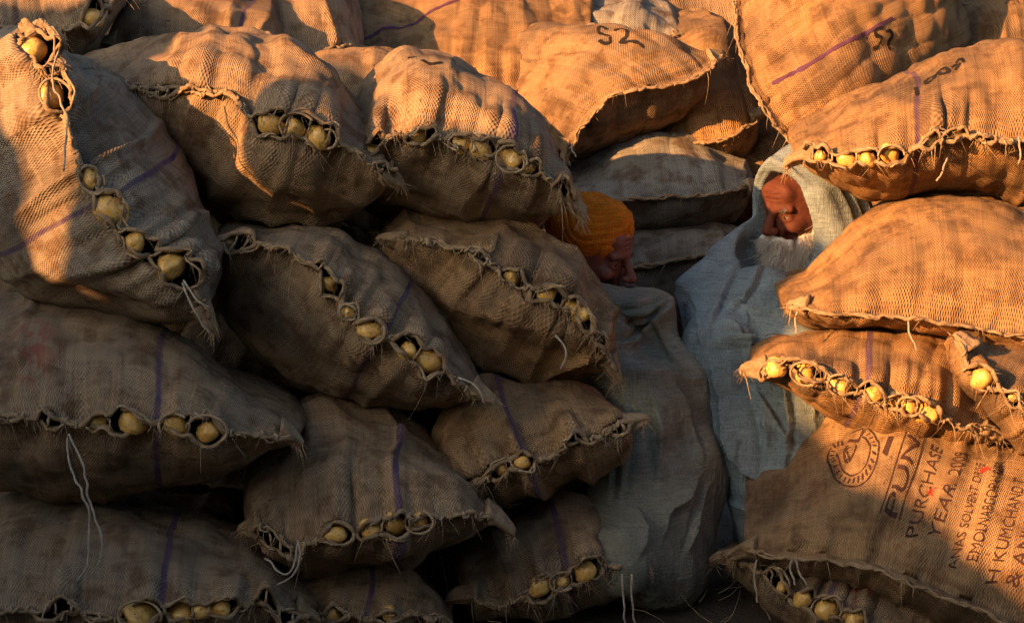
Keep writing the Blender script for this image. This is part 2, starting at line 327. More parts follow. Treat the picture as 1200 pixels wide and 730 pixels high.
     'hu': [0.066,0.084,0.102,0.111,0.114,0.111,0.114],'hd': [0.257,0.19,0.168,0.172,0.175,0.195,0.251],
     'pot': [],'hole': [],'closed': 1},
    {'key': 'T5','F': [[0.158,5.037,1.008],[0.203,5.007,1.092],[0.28,4.994,1.156],[0.402,4.997,1.181],[0.507,5.02,1.211],[0.574,5.087,1.263]],'back': [-0.5,0.46,0.03],
     'hu': [0.052,0.077,0.104,0.133,0.156,0.171,0.182],'hd': [0.174,0.181,0.2,0.226,0.245,0.257,0.26],
     'pot': [],'hole': [],'closed': 1},
    {'key': 'T6','F': [[0.416,5.241,1.029],[0.514,5.18,1.023],[0.607,5.162,1.043],[0.698,5.228,1.094]],'back': [0.0,0.55,0.22],
     'hu': [0.05,0.149,0.201,0.218,0.226,0.228,0.25],'hd': [0.26,0.217,0.199,0.19,0.184,0.205,0.26],
     'pot': [],'hole': [],'closed': 1},
    {'key': 'T7','F': [[0.609,5.177,1.524],[0.614,5.076,1.345],[0.643,4.998,1.195],[0.698,4.966,1.092],[0.795,4.995,0.989]],'back': [0.52,0.3,0.3],
     'hu': [0.19,0.19,0.19,0.19,0.19,0.19,0.19],'hd': [0.12,0.12,0.12,0.12,0.12,0.12,0.12],
     'pot': [],'hole': [],'closed': 1},
    {'key': 'T8','F': [[1.129,5.35,1.279],[1.261,5.29,1.282],[1.426,5.272,1.301],[1.693,5.353,1.308]],'back': [0.0,0.6,0.12],
     'hu': [0.05,0.062,0.108,0.151,0.172,0.184,0.181],'hd': [0.26,0.216,0.207,0.221,0.237,0.247,0.26],
     'pot': [],'hole': [],'closed': 1},
    {'key': 'B1','F': [[-0.963,4.599,0.691],[-0.781,4.535,0.666],[-0.591,4.537,0.676],[-0.428,4.599,0.691]],'back': [0.0,0.6,0.0],
     'hu': [0.183,0.19,0.194,0.191,0.165,0.12,0.081],'hd': [0.26,0.232,0.218,0.211,0.208,0.223,0.26],
     'pot': [],'hole': [],'closed': 1},
    {'key': 'B2','F': [[-0.459,4.716,0.834],[-0.302,4.652,0.805],[-0.129,4.652,0.805],[0.066,4.716,0.834]],'back': [0.0,0.6,0.0],
     'hu': [0.166,0.17,0.172,0.171,0.163,0.14,0.116],'hd': [0.26,0.219,0.201,0.199,0.2,0.219,0.26],
     'pot': [],'hole': [],'closed': 1},
    {'key': 'B3','F': [[-0.875,4.425,0.227],[-0.699,4.364,0.219],[-0.514,4.364,0.219],[-0.333,4.426,0.237]],'back': [0.0,0.6,0.0],
     'hu': [0.147,0.176,0.184,0.18,0.15,0.1,0.054],'hd': [0.26,0.26,0.26,0.259,0.256,0.259,0.26],
     'pot': [],'hole': [],'closed': 1},
    {'key': 'B4','F': [[-0.428,4.562,0.373],[-0.274,4.501,0.362],[-0.084,4.501,0.362],[0.107,4.562,0.373]],'back': [0.0,0.6,0.0],
     'hu': [0.115,0.15,0.165,0.167,0.155,0.122,0.078],'hd': [0.26,0.246,0.236,0.235,0.233,0.243,0.26],
     'pot': [],'hole': [],'closed': 1},
    {'key': 'B5','F': [[-0.377,4.421,0.015],[-0.227,4.36,0.005],[-0.041,4.36,0.005],[0.126,4.421,0.015]],'back': [0.0,0.6,0.0],
     'hu': [0.061,0.105,0.128,0.131,0.119,0.083,0.05],'hd': [0.26,0.23,0.216,0.215,0.216,0.231,0.26],
     'pot': [],'hole': [],'closed': 1},
    {'key': 'B6','F': [[-1.533,4.579,0.693],[-1.324,4.516,0.668],[-1.135,4.516,0.668],[-0.937,4.579,0.693]],'back': [0.0,0.6,0.0],
     'hu': [0.243,0.225,0.205,0.182,0.142,0.12,0.149],'hd': [0.26,0.236,0.219,0.207,0.201,0.216,0.26],
     'pot': [],'hole': [],'closed': 1},
    {'key': 'B7','F': [[0.59,5.077,0.645],[0.77,5.014,0.627],[0.98,5.016,0.639],[1.228,5.079,0.668]],'back': [0.0,0.6,0.0],
     'hu': [0.147,0.146,0.167,0.186,0.192,0.195,0.197],'hd': [0.26,0.26,0.26,0.26,0.26,0.26,0.26],
     'pot': [],'hole': [],'closed': 1},
    {'key': 'B8','F': [[0.046,4.944,0.367],[0.23,4.902,0.35],[0.436,4.903,0.362],[0.648,4.946,0.378]],'back': [0.0,0.6,0.0],
     'hu': [0.067,0.109,0.143,0.151,0.145,0.13,0.114],'hd': [0.26,0.26,0.26,0.26,0.26,0.26,0.26],
     'pot': [],'hole': [],'closed': 1},
    {'key': 'B9','F': [[0.921,4.838,0.758],[1.089,4.784,0.729],[1.311,4.784,0.729],[1.572,4.838,0.758]],'back': [0.0,0.6,0.0],
     'hu': [0.214,0.191,0.224,0.254,0.26,0.26,0.26],'hd': [0.26,0.26,0.26,0.26,0.26,0.26,0.26],
     'pot': [],'hole': [],'closed': 1},
    {'key': 'B10','F': [[0.266,5.817,1.402],[0.501,5.762,1.36],[0.765,5.762,1.36],[1.065,5.817,1.402]],'back': [0.0,0.6,0.0],
     'hu': [0.207,0.221,0.241,0.248,0.246,0.244,0.26],'hd': [0.26,0.26,0.26,0.26,0.26,0.26,0.26],
     'pot': [],'hole': [],'closed': 1},
    {'key': 'B11','F': [[1.043,5.915,1.379],[1.289,5.862,1.35],[1.557,5.862,1.35],[1.896,5.917,1.393]],'back': [0.0,0.6,0.0],
     'hu': [0.24,0.224,0.233,0.24,0.24,0.243,0.26],'hd': [0.26,0.26,0.26,0.26,0.26,0.26,0.26],
     'pot': [],'hole': [],'closed': 1},
    {'key': 'B12','F': [[-1.325,5.359,1.357],[-1.094,5.304,1.318],[-0.826,5.304,1.318],[-0.54,5.359,1.357]],'back': [0.0,0.6,0.0],
     'hu': [0.26,0.26,0.257,0.249,0.231,0.222,0.246],'hd': [0.26,0.26,0.26,0.258,0.252,0.254,0.26],
     'pot': [],'hole': [],'closed': 1},
    {'key': 'B13','F': [[-0.828,4.314,0.486],[-0.677,4.252,0.475],[-0.518,4.252,0.475],[-0.343,4.315,0.496]],'back': [0.0,0.55,0.0],
     'hu': [0.151,0.158,0.154,0.144,0.114,0.076,0.05],'hd': [0.26,0.203,0.18,0.176,0.175,0.199,0.26],
     'pot': [],'hole': [],'closed': 1},
    {'key': 'B14','F': [[-1.326,4.259,0.18],[-1.11,4.197,0.169],[-0.911,4.197,0.169],[-0.683,4.259,0.184]],'back': [0.0,0.55,0.0],
     'hu': [0.095,0.102,0.101,0.091,0.068,0.053,0.05],'hd': [0.26,0.224,0.204,0.198,0.197,0.216,0.26],
     'pot': [],'hole': [],'closed': 1},
    {'key': 'B15','F': [[-0.583,4.687,1.116],[-0.447,4.625,1.095],[-0.319,4.625,1.1],[-0.173,4.689,1.127]],'back': [0.0,0.55,0.0],
     'hu': [0.201,0.188,0.184,0.177,0.16,0.14,0.132],'hd': [0.245,0.183,0.159,0.156,0.155,0.175,0.232],
     'pot': [],'hole': [],'closed': 1},
]
INK = [
    ('T5','stroke','handwritten_mark',[[0.265,5.126,1.331],[0.249,5.146,1.336],[0.24,5.126,1.326],[0.25,5.103,1.317],[0.268,5.085,1.309],[0.269,5.069,1.296],[0.254,5.07,1.292],[0.24,5.084,1.299]],0.01,'black'),
    ('T5','stroke','handwritten_mark',[[0.284,5.098,1.321],[0.301,5.108,1.328],[0.319,5.09,1.32],[0.316,5.072,1.308],[0.295,5.06,1.294],[0.324,5.055,1.295],[0.348,5.045,1.287],[0.362,5.034,1.274]],0.01,'black'),
    ('T7','stroke','handwritten_mark',[[0.987,4.984,1.331],[0.965,4.972,1.325],[0.967,4.969,1.311],[0.983,4.975,1.305],[0.976,4.969,1.285],[0.962,4.961,1.278]],0.01,'black'),
    ('T7','stroke','handwritten_mark',[[0.994,4.984,1.32],[1.011,4.994,1.323],[1.018,4.995,1.311],[1.007,4.987,1.295],[1.012,4.989,1.273]],0.01,'black'),
    ('R1','stroke','handwritten_mark',[[0.963,4.434,1.185],[0.961,4.392,1.163]],0.01,'black'),
    ('R1','stroke','handwritten_mark',[[0.985,4.437,1.198],[1.002,4.445,1.21],[1.006,4.423,1.203],[0.989,4.414,1.19],[0.985,4.437,1.198]],0.01,'black'),
    ('R1','stroke','handwritten_mark',[[1.015,4.445,1.216],[1.035,4.445,1.225],[1.039,4.425,1.218],[1.022,4.423,1.21],[1.015,4.445,1.216]],0.01,'black'),
    ('R1','stroke','handwritten_mark',[[1.048,4.439,1.227],[1.074,4.451,1.239],[1.077,4.431,1.232]],0.01,'black'),
    ('R1','stroke','handwritten_mark',[[1.055,4.425,1.222],[1.069,4.438,1.232]],0.01,'black'),
    ('T8','stroke','handwritten_mark',[[1.255,5.459,1.376],[1.264,5.495,1.393],[1.265,5.447,1.378],[1.276,5.474,1.396],[1.274,5.429,1.379]],0.009,'brown'),
    ('T8','stroke','handwritten_mark',[[1.288,5.436,1.391],[1.304,5.427,1.399],[1.313,5.407,1.397],[1.332,5.408,1.41]],0.009,'brown'),
    ('T8','stroke','handwritten_mark',[[1.411,5.341,1.398],[1.435,5.355,1.415],[1.452,5.343,1.404]],0.01,'brown'),
    ('T8','stroke','handwritten_mark',[[1.433,5.364,1.423],[1.435,5.336,1.396]],0.01,'brown'),
    ('L5','stroke','handwritten_mark',[[-0.236,4.185,1.231],[-0.218,4.173,1.233]],0.008,'black'),
    ('L5','stroke','handwritten_mark',[[-0.205,4.147,1.224],[-0.181,4.135,1.22],[-0.156,4.143,1.222]],0.008,'black'),
    ('R2','stroke','faded_print',[[1.108,4.504,0.905],[1.135,4.501,0.901],[1.148,4.506,0.899]],0.007,'brown'),
    ('R2','stroke','faded_print',[[1.179,4.499,0.895],[1.211,4.501,0.89],[1.236,4.5,0.886]],0.007,'brown'),
    ('R5','stroke','emblem_ring',[[0.7677,4.1233,0.3945],[0.774,4.117,0.3959],[0.78,4.1095,0.3965],[0.7857,4.1009,0.3962],[0.7908,4.0914,0.3952],[0.7954,4.0812,0.3933],[0.7992,4.0704,0.3907],[0.8023,4.0593,0.3873],[0.8046,4.0481,0.3833],[0.8061,4.0369,0.3787],[0.8067,4.0261,0.3736],[0.8063,4.0158,0.3681],[0.8051,4.0061,0.3624],[0.8031,3.9973,0.3564],[0.8002,3.9896,0.3504],[0.7965,3.9831,0.3444],[0.7922,3.9778,0.3386],[0.7872,3.974,0.333],[0.7817,3.9717,0.3278],[0.7757,3.9708,0.3231],[0.7695,3.9716,0.3189],[0.7631,3.9738,0.3154],[0.7566,3.9776,0.3126],[0.7501,3.9827,0.3105],[0.7439,3.9892,0.3092],[0.7379,3.9969,0.3087],[0.7323,4.0056,0.3091],[0.7272,4.0152,0.3103],[0.7228,4.0255,0.3122],[0.719,4.0363,0.315],[0.716,4.0474,0.3184],[0.7138,4.0587,0.3225],[0.7125,4.0698,0.3272],[0.712,4.0806,0.3323],[0.7125,4.0908,0.3379],[0.7138,4.1004,0.3437],[0.716,4.109,0.3496],[0.719,4.1166,0.3557],[0.7227,4.123,0.3616],[0.7272,4.128,0.3674]],0.0034,'print'),
    ('R5','stroke','emblem_ring',[[0.7813,4.0751,0.38],[0.7836,4.0695,0.3789],[0.7856,4.0637,0.3774],[0.7873,4.0578,0.3756],[0.7886,4.0518,0.3735],[0.7896,4.0459,0.3712],[0.7902,4.04,0.3686],[0.7904,4.0342,0.3659],[0.7902,4.0287,0.3629],[0.7896,4.0235,0.3599],[0.7886,4.0187,0.3567],[0.7873,4.0143,0.3535],[0.7856,4.0103,0.3503],[0.7836,4.0069,0.3471],[0.7813,4.0041,0.344],[0.7787,4.0019,0.341],[0.7759,4.0003,0.3381],[0.7729,3.9993,0.3354],[0.7697,3.999,0.333],[0.7663,3.9994,0.3307],[0.7629,4.0005,0.3288],[0.7595,4.0022,0.3271],[0.756,4.0046,0.3258],[0.7526,4.0075,0.3248],[0.7492,4.011,0.3242],[0.746,4.015,0.3239],[0.743,4.0195,0.3239],[0.7402,4.0245,0.3244],[0.7376,4.0297,0.3251],[0.7352,4.0353,0.3263],[0.7332,4.041,0.3277],[0.7315,4.047,0.3295],[0.7302,4.0529,0.3315],[0.7292,4.0589,0.3338],[0.7286,4.0648,0.3364],[0.7283,4.0706,0.3391],[0.7285,4.0761,0.3421],[0.7291,4.0813,0.3451],[0.73,4.0862,0.3483],[0.7313,4.0906,0.3515]],0.003,'print'),
    ('R5','stroke','emblem_letter',[[0.7882,4.0681,0.3814],[0.7965,4.0666,0.3867]],0.0048,'print'),
    ('R5','stroke','emblem_letter',[[0.7919,4.0545,0.3773],[0.8005,4.0497,0.3811]],0.0048,'print'),
    ('R5','stroke','emblem_letter',[[0.794,4.0408,0.3719],[0.8024,4.033,0.374]],0.0048,'print'),
    ('R5','stroke','emblem_letter',[[0.7943,4.0278,0.3655],[0.8022,4.0173,0.3659]],0.0048,'print'),
    ('R5','stroke','emblem_letter',[[0.7929,4.016,0.3584],[0.7997,4.0034,0.357]],0.0048,'print'),
    ('R5','stroke','emblem_letter',[[0.7897,4.006,0.3511],[0.7951,3.992,0.3479]],0.0048,'print'),
    ('R5','stroke','emblem_letter',[[0.7849,3.9985,0.3438],[0.7887,3.9837,0.3391]],0.0048,'print'),
    ('R5','stroke','emblem_letter',[[0.7789,3.9937,0.337],[0.7809,3.979,0.3309]],0.0048,'print'),
    ('R5','stroke','emblem_letter',[[0.7718,3.992,0.331],[0.7719,3.978,0.3239]],0.0048,'print'),
    ('R5','stroke','emblem_letter',[[0.7641,3.9934,0.3261],[0.7622,3.9809,0.3183]],0.0048,'print'),
    ('R5','stroke','emblem_letter',[[0.7562,3.9978,0.3225],[0.7525,3.9874,0.3145]],0.0048,'print'),
    ('R5','stroke','emblem_letter',[[0.7484,4.005,0.3205],[0.743,3.9973,0.3127]],0.0048,'print'),
    ('R5','stroke','emblem_letter',[[0.7412,4.0146,0.3201],[0.7344,4.01,0.3129]],0.0048,'print'),
    ('R5','stroke','emblem_letter',[[0.7349,4.0262,0.3214],[0.7271,4.0249,0.3151]],0.0048,'print'),
    ('R5','stroke','emblem_letter',[[0.7299,4.0392,0.3244],[0.7215,4.0412,0.3193]],0.0048,'print'),
    ('R5','stroke','emblem_letter',[[0.7263,4.0528,0.3287],[0.7177,4.0581,0.3251]],0.0048,'print'),
    ('R5','stroke','emblem_letter',[[0.7245,4.0665,0.3343],[0.7162,4.0747,0.3324]],0.0048,'print'),
    ('R5','stroke','emblem_letter',[[0.7245,4.0794,0.3408],[0.7168,4.0902,0.3407]],0.0048,'print'),
    ('R5','stroke','emblem_letter',[[0.7262,4.091,0.3479],[0.7196,4.1038,0.3496]],0.0048,'print'),
    ('R5','stroke','emblem_letter',[[0.7297,4.1005,0.3553],[0.7244,4.1147,0.3587]],0.0048,'print'),
    ('R5','stroke','emblem_letter',[[0.7508,4.0368,0.3383],[0.7455,4.0587,0.3456],[0.7485,4.0748,0.356],[0.758,4.0759,0.3635]],0.0036,'print'),
    ('R5','stroke','emblem_letter',[[0.7444,4.1339,0.383],[0.7386,4.1125,0.3678]],0.0036,'print'),
    ('R5','stroke','emblem_letter',[[0.7507,4.1274,0.3842],[0.746,4.1021,0.368]],0.0036,'print'),
    ('R5','stroke','emblem_letter',[[0.7676,4.077,0.371],[0.7917,4.0852,0.3926]],0.0036,'print'),
    ('R5','stroke','emblem_letter',[[0.7341,4.1391,0.3781],[0.733,4.1128,0.3639]],0.0036,'print'),
    ('R5','text','emblem_letters','CL',[0.748,4.028,0.33],[0.788,4.093,0.39],[-0.017,0.036,0.004],'print'),
    ('T3','stroke','woven_line',[[-0.421,5.266,1.316],[-0.352,5.297,1.349],[-0.268,5.325,1.39],[-0.209,5.351,1.42],[-0.135,5.373,1.449]],0.01,'line'),
    ('T7','stroke','woven_line',[[0.697,4.967,1.189],[0.769,4.934,1.227],[0.848,4.933,1.273],[0.932,4.957,1.313],[1.02,5.008,1.36]],0.01,'line'),
    ('R5','stroke','printed_rule',[[0.799,3.929,0.251],[0.82,3.946,0.305],[0.842,3.975,0.356],[0.869,4.019,0.402]],0.0032,'print'),
    ('R5','stroke','printed_rule',[[0.84,3.913,0.248],[0.858,3.93,0.302],[0.883,3.957,0.35],[0.908,4.004,0.398]],0.0032,'print'),
    ('R5','text','printed_word','1',[0.82,3.989,0.353],[0.837,4.012,0.381],[-0.009,0.012,0.002],'print'),
    ('R5','text','printed_word','PUNS',[0.835,3.916,0.254],[0.903,4.013,0.404],[-0.027,0.013,0.005],'print'),
    ('R5','text','printed_word','PURCHASE',[0.874,3.894,0.207],[0.946,3.986,0.387],[-0.024,0.009,0.006],'print'),
    ('R5','text','printed_word','YEAR. 2009',[0.919,3.882,0.211],[0.997,3.974,0.38],[-0.023,0.009,0.008],'print'),
    ('R5','text','printed_word','ANAS SOLVENT DRIVE',[0.953,3.867,0.144],[1.032,3.955,0.361],[-0.017,0.005,0.005],'print'),
    ('R5','text','printed_word','EMOLNABGORH RIES',[0.991,3.856,0.152],[1.075,3.954,0.355],[-0.021,0.005,0.007],'print'),
    ('R5','text','printed_word','H KUMCHAND T',[1.035,3.845,0.115],[1.116,3.935,0.331],[-0.024,0.004,0.006],'print'),
    ('R5','text','printed_word','& ANUFA C T',[1.074,3.836,0.099],[1.165,3.929,0.31],[-0.028,0.004,0.009],'print'),
    ('R5','text','red_mark','A',[0.911,3.914,0.296],[0.922,3.926,0.319],[-0.014,0.005,0.003],'red'),
    ('R5','stroke','red_mark',[[1.018,3.937,0.346],[1.032,3.945,0.353],[1.039,3.941,0.348]],0.008,'red'),
]

# ---------------------------------------------------------------- ground
def ground():
    n = 90; x = np.concatenate([-np.geomspace(400, 3, 20), np.linspace(-2.8, 2.8, n), np.geomspace(3, 400, 20)])
    y = np.concatenate([-np.geomspace(400, 3, 20), np.linspace(-2.8, 8, n+40), np.geomspace(8.2, 400, 20)])
    X, Y = np.meshgrid(x, y, indexing='ij')
    near = np.exp(-((X/6)**2+((Y-4)/8)**2))
    Z = -.03+near*(.025*fbm(X*1.7, Y*1.7, 0*X, 3)+.012*fbm(X*9, Y*9, 0*X, 5))
    V = np.stack([X, Y, Z], -1).reshape(-1, 3); a = np.arange(len(x)*len(y)).reshape(len(x), len(y))
    F_ = np.stack([a[:-1, :-1], a[1:, :-1], a[1:, 1:], a[:-1, 1:]], -1).reshape(-1, 4)
    g = G('earth'); pos = g.n('ShaderNodeTexCoord').outputs['Object']
    b = g.noise(pos, 3, 6, .65); f = g.noise(pos, 40, 4, .7)
    c = g.mix(g.ramp(b, .35, .65), (.10, .075, .052), (.055, .043, .033)); c = g.mix(g.ramp(f, .6, .75, 0, .6), c, (.22, .18, .12))
    obj('ground', mesh_from('ground', V, F_), g.out(c, .95, f, .6, .02), kind='structure')
    # loose straw lying between the heaps
    rs = np.random.default_rng(5); k = 70
    st = np.stack([rs.uniform(-.15, .75, k), rs.uniform(3.9, 4.9, k), np.full(k, .006)], -1); th = rs.uniform(0, 6.28, k)
    dr = np.stack([np.cos(th), np.sin(th), rs.uniform(0, .25, k)], -1)
    v, q = strands(st, dr, rs.uniform(.03, .14, k), .0014, rs, .05)
    obj('straw', mesh_from('straw', v, q), plain('straw_stem', (.34, .26, .13), (.5, .4, .22), 20), kind='stuff',
        label='dry straw scattered on the earth between the two heaps', category='straw')

# ---------------------------------------------------------------- sacks and their potatoes
POT_MESH = []
def potato_meshes():
    for k in range(6):
        n, m = 32, 20; th = np.linspace(0, 2*np.pi, n, endpoint=False); ph = np.linspace(.001, np.pi-.001, m)
        T, Q = np.meshgrid(th, ph, indexing='ij'); d = np.stack([np.sin(Q)*np.cos(T), np.sin(Q)*np.sin(T), np.cos(Q)], -1)
        r = 1+.16*vnoise(d[..., 0]*1.4+k*9, d[..., 1]*1.4, d[..., 2]*1.4, 40+k)+.03*vnoise(d[..., 0]*4+k*9, d[..., 1]*4, d[..., 2]*4, 60+k)
        V = (d*r[..., None]*np.array([1, .82+.06*(k % 3), 1.05+.09*(k % 4)])).reshape(-1, 3); a = np.arange(n*m).reshape(n, m); b = np.roll(a, -1, 0)
        F_ = np.stack([a[:, :-1], a[:, 1:], b[:, 1:], b[:, :-1]], -1).reshape(-1, 4)
        me = mesh_from('potato', V, F_); me.materials.append(M_POTATO); POT_MESH.append(me)
LABEL = {}   # key -> (label, short phrase used for its potatoes, grey 0..1)
LABEL.update({
 'L1': ('bulging sack leaning upright at far left, laced mouth running diagonally down its front', 'the upright leaning sack at far left', .55),
 'L2': ('sack directly under the leaning upright one, red scrawl and two twine ends hanging', 'the sack with the red scrawl', .35),
 'L3': ('bottom left sack with a violet stripe, below the one with hanging twine', 'the bottom left striped sack', .4),
 'L4': ('dented sack right of the leaning upright one, sunlit patches around gaping potatoes', 'the dented sack beside the leaning one', .3),
 'L5': ('sunlit sack above the orange turban, violet stripe ending at its laced mouth', 'the sunlit sack above the turban', .35),
 'L6': ('shaded sack with diagonal laced mouth in the middle of the left heap', 'the shaded diagonal sack mid heap', .35),
 'L7': ('shaded sack with heavily frayed mouth just left of the turbaned man', 'the frayed sack beside the turbaned man', .1),
 'L8': ('shaded sack with a bold violet stripe and knotted twine at its left corner', 'the boldly striped sack with knotted twine', .3),
 'L9': ('olive brown sack pressed against the grey shawl, long corner pointing right', 'the olive sack against the grey shawl', .15),
 'L10': ('low sack with violet stripe under the hem of the grey shawl', 'the low sack under the grey shawl', .3),
 'L11': ('mostly cut off sack on the bottom edge between two larger ones', 'the cut off sack at the bottom', .3),
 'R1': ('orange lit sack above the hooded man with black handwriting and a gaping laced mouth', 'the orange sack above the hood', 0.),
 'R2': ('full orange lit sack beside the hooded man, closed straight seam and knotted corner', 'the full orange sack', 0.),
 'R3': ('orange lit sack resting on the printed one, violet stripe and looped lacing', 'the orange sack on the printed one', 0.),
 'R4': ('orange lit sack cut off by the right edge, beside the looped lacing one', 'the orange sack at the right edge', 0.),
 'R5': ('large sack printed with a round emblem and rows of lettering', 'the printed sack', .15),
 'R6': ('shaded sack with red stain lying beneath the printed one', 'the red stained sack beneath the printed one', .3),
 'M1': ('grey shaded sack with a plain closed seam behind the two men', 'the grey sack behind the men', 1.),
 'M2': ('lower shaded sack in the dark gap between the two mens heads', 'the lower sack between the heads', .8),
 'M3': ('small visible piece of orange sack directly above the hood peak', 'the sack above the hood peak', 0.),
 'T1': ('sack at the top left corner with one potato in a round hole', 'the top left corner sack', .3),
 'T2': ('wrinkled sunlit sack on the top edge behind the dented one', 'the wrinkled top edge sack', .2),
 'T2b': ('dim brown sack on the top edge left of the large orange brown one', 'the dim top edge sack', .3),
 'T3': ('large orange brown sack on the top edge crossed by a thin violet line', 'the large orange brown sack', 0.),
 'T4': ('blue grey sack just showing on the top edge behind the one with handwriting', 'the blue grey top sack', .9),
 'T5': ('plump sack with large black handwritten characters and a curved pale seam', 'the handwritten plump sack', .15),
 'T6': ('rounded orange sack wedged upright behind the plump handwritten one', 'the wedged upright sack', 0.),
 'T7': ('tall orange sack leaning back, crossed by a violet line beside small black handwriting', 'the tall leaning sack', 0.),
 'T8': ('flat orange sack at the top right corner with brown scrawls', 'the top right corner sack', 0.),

 'B1': ('dark sack deep behind the gap right of the leaning upright sack', 'x', .2),
 'B2': ('dark sack deep behind the gap under the sunlit sack above the turban', 'x', .2),
 'B3': ('dark sack deep behind the gap beside the boldly striped sack', 'x', .2),
 'B4': ('dark sack deep behind the olive brown one', 'x', .2),
 'B5': ('dark sack deep behind the low one under the shawl', 'x', .2),
 'B6': ('dark sack deep behind the leaning upright sack', 'x', .2),
 'B7': ('dark sack deep behind the hooded man', 'x', .2),
 'B8': ('dark sack low down behind the turbaned man', 'x', .2),
 'B9': ('sack deep behind the full orange one with knotted corner', 'x', .2),
 'B10': ('sack far back beyond the tall leaning orange one', 'x', .2),
 'B11': ('sack far back beyond the top right corner one', 'x', .2),
 'B12': ('dark sack far back between the top left sacks', 'x', .2),

 'B13': ('dark sack deep in the triangular gap left of the boldly striped sack', 'x', .2),
 'B14': ('dark sack deep behind the bottom left striped sack', 'x', .2),
 'B15': ('dark sack deep behind the two sunlit sacks, in the notch between them', 'x', .2),
})

ORD = ['leftmost', 'second', 'third', 'fourth', 'fifth', 'sixth', 'seventh', 'eighth']
SURF = {}
def build_sack(r, seed):
    rs = np.random.default_rng(seed*7+3); key = r['key']
    F, back, e, n, W, L = sack_frame(r); bd = back/L; W = np.sum(np.linalg.norm(np.diff(F, axis=0), axis=1))
    N, M_ = (130, 84) if key[0] != 'B' else (70, 46)
    s = np.linspace(0, 1, N+1); v = np.linspace(0, 1, M_+1)**1.4
    SL = {'L4': 1.9, 'L6': 1.7, 'L7': 1.6, 'L1': 1.2, 'L9': 1.5, 'L10': 1.4, 'L2': 1.2}.get(key, .7 if key[0] == 'R' else 1.)
    holes = sorted([tuple(h) for h in r['pot']]+[tuple(h) for h in r['hole']])
    closed = r.get('closed', 0)
    arch = {1: np.zeros(N+1), -1: np.zeros(N+1)}
    for sk, rad in holes:
        wk = rs.uniform(1.15, 1.6)*rad/W; sk2 = sk+rs.normal(0, .12)*wk
        for g_, hgt in ((1, rs.uniform(.95, 1.45)), (-1, rs.uniform(.5, .95))):
            x = (s-sk2)/wk; x = x+.25*(1-x*x)*rs.normal(0, .8); sh = np.clip(1-np.abs(x)**rs.uniform(1.7, 2.6), 0, 1)**rs.uniform(.55, .9)
            arch[g_] = np.maximum(arch[g_], .88*rad*hgt*sh*(1+.25*vnoise(s*W*60, 0*s, 0*s+g_, seed+12)))
    panels = {}
    tap = np.clip(np.minimum(s, 1-s)*20, 0, 1)*(1. if not closed else .45); mouth_wave = (.007*vnoise(s*W*20, 0*s, 0*s, seed)+.005*vnoise(s*W*55, 0*s, 0*s, seed+1))*tap
    for sg in (1, -1):
        p = sack_surface(r, s, v, sg)
        vm = v*L; um = s*W
        # slow dents and swellings of a heavy, badly filled bag
        q3 = p*np.array([5., 5., 5.])+seed*2.3; big = np.stack([vnoise(q3[..., 0], q3[..., 1], q3[..., 2], seed+60+j) for j in range(3)], -1)
        p = p+big*(.022*np.clip(np.minimum(s, 1-s)*6, 0, 1)[:, None]*np.clip(vm/.15, 0, 1)[None])[..., None]
        amt = arch[sg][:, None]*np.exp(-(vm/.05)**1.2)[None]
        rag = (.012*vnoise(s*W*38, 0*s, 0*s+sg, seed+13)+.006*vnoise(s*W*95, 0*s, 0*s+sg, seed+14))*tap
        p = p-bd*(rag[:, None]*np.exp(-vm/.02)[None])[..., None]
        p = p+n*(sg*amt)[..., None]-bd*(.35*amt)[..., None]+n*(mouth_wave[:, None]*np.exp(-vm/.04)[None])[..., None]
        du = np.gradient(p, axis=0); dv = np.gradient(p, axis=1); nn = np.cross(du, dv)*sg
        nn /= np.linalg.norm(nn, axis=2)[..., None]+1e-9
        U, V = np.meshgrid(um, vm*(1 if sg > 0 else -1), indexing='ij'); AV = np.abs(V)
        sd = seed*3.7
        lump = cells((U+.02*fbm(U*9, V*9, sd))/.075, V/.075+sd, seed)
        warp = .06*fbm(U*5, V*5, sd, seed+5, 2)
        # long drag folds running back from the mouth, wider slack folds across, crumple
        f1 = 1-np.abs(vnoise((U+warp)*11, V*2.6+sd, 0*U, seed+1))*2
        f2 = 1-np.abs(vnoise(U*3.2+sd, (V+warp)*8, 0*U, seed+2))*2
        f3 = fbm(U*24, V*24, sd, seed+3, 3)
        puck = vnoise((U+.25*warp)*30, V*3, sd, seed+4)
        slack = np.clip(.55+.8*vnoise(U*2.1+9, V*2.1, sd, seed+6), 0, 1)
        D = (.016 if key[0] in 'RT' else .0125)*(lump-.5)*(1.1-slack*.6)+SL*(.015*slack*np.clip(f1, -.2, 1)+.013*slack*np.clip(f2, -.2, 1))+.0022*f3
        D += .008*puck*np.exp(-AV/.07)-.004
        # cloth is drawn in at every lacing point and swells over what lies behind the gaps
        D += (.010*(arch[1][:, None]/.03)-.004)*np.exp(-((AV-.03)/.045)**2) if not closed else .006*vnoise(U*45, 0*U, sd, seed+8)*np.exp(-AV/.05)
        em = np.clip(np.minimum(s, 1-s)*W/.035, 0, 1)[:, None]*np.clip((1-v)*L/.03, 0, 1)[None]*np.clip(.15+vm/.03, 0, 1)[None]
        p = p+nn*(D*em)[..., None]
        panels[sg] = p
    base = np.array([p_.reshape(-1, 3) for p_ in panels.values()]).reshape(-1, 3)
    org = np.array([base[:, 0].mean(), base[:, 1].mean(), base[:, 2].min()])
    lab, short, grey = LABEL[key]
    root = empty('potato_sack', org, label=lab, category='sack', group='jute sacks of potatoes stacked in heaps')
    # weld side and far edges of the two panels
    a = np.arange((N+1)*(M_+1)).reshape(N+1, M_+1); b = a+(N+1)*(M_+1)
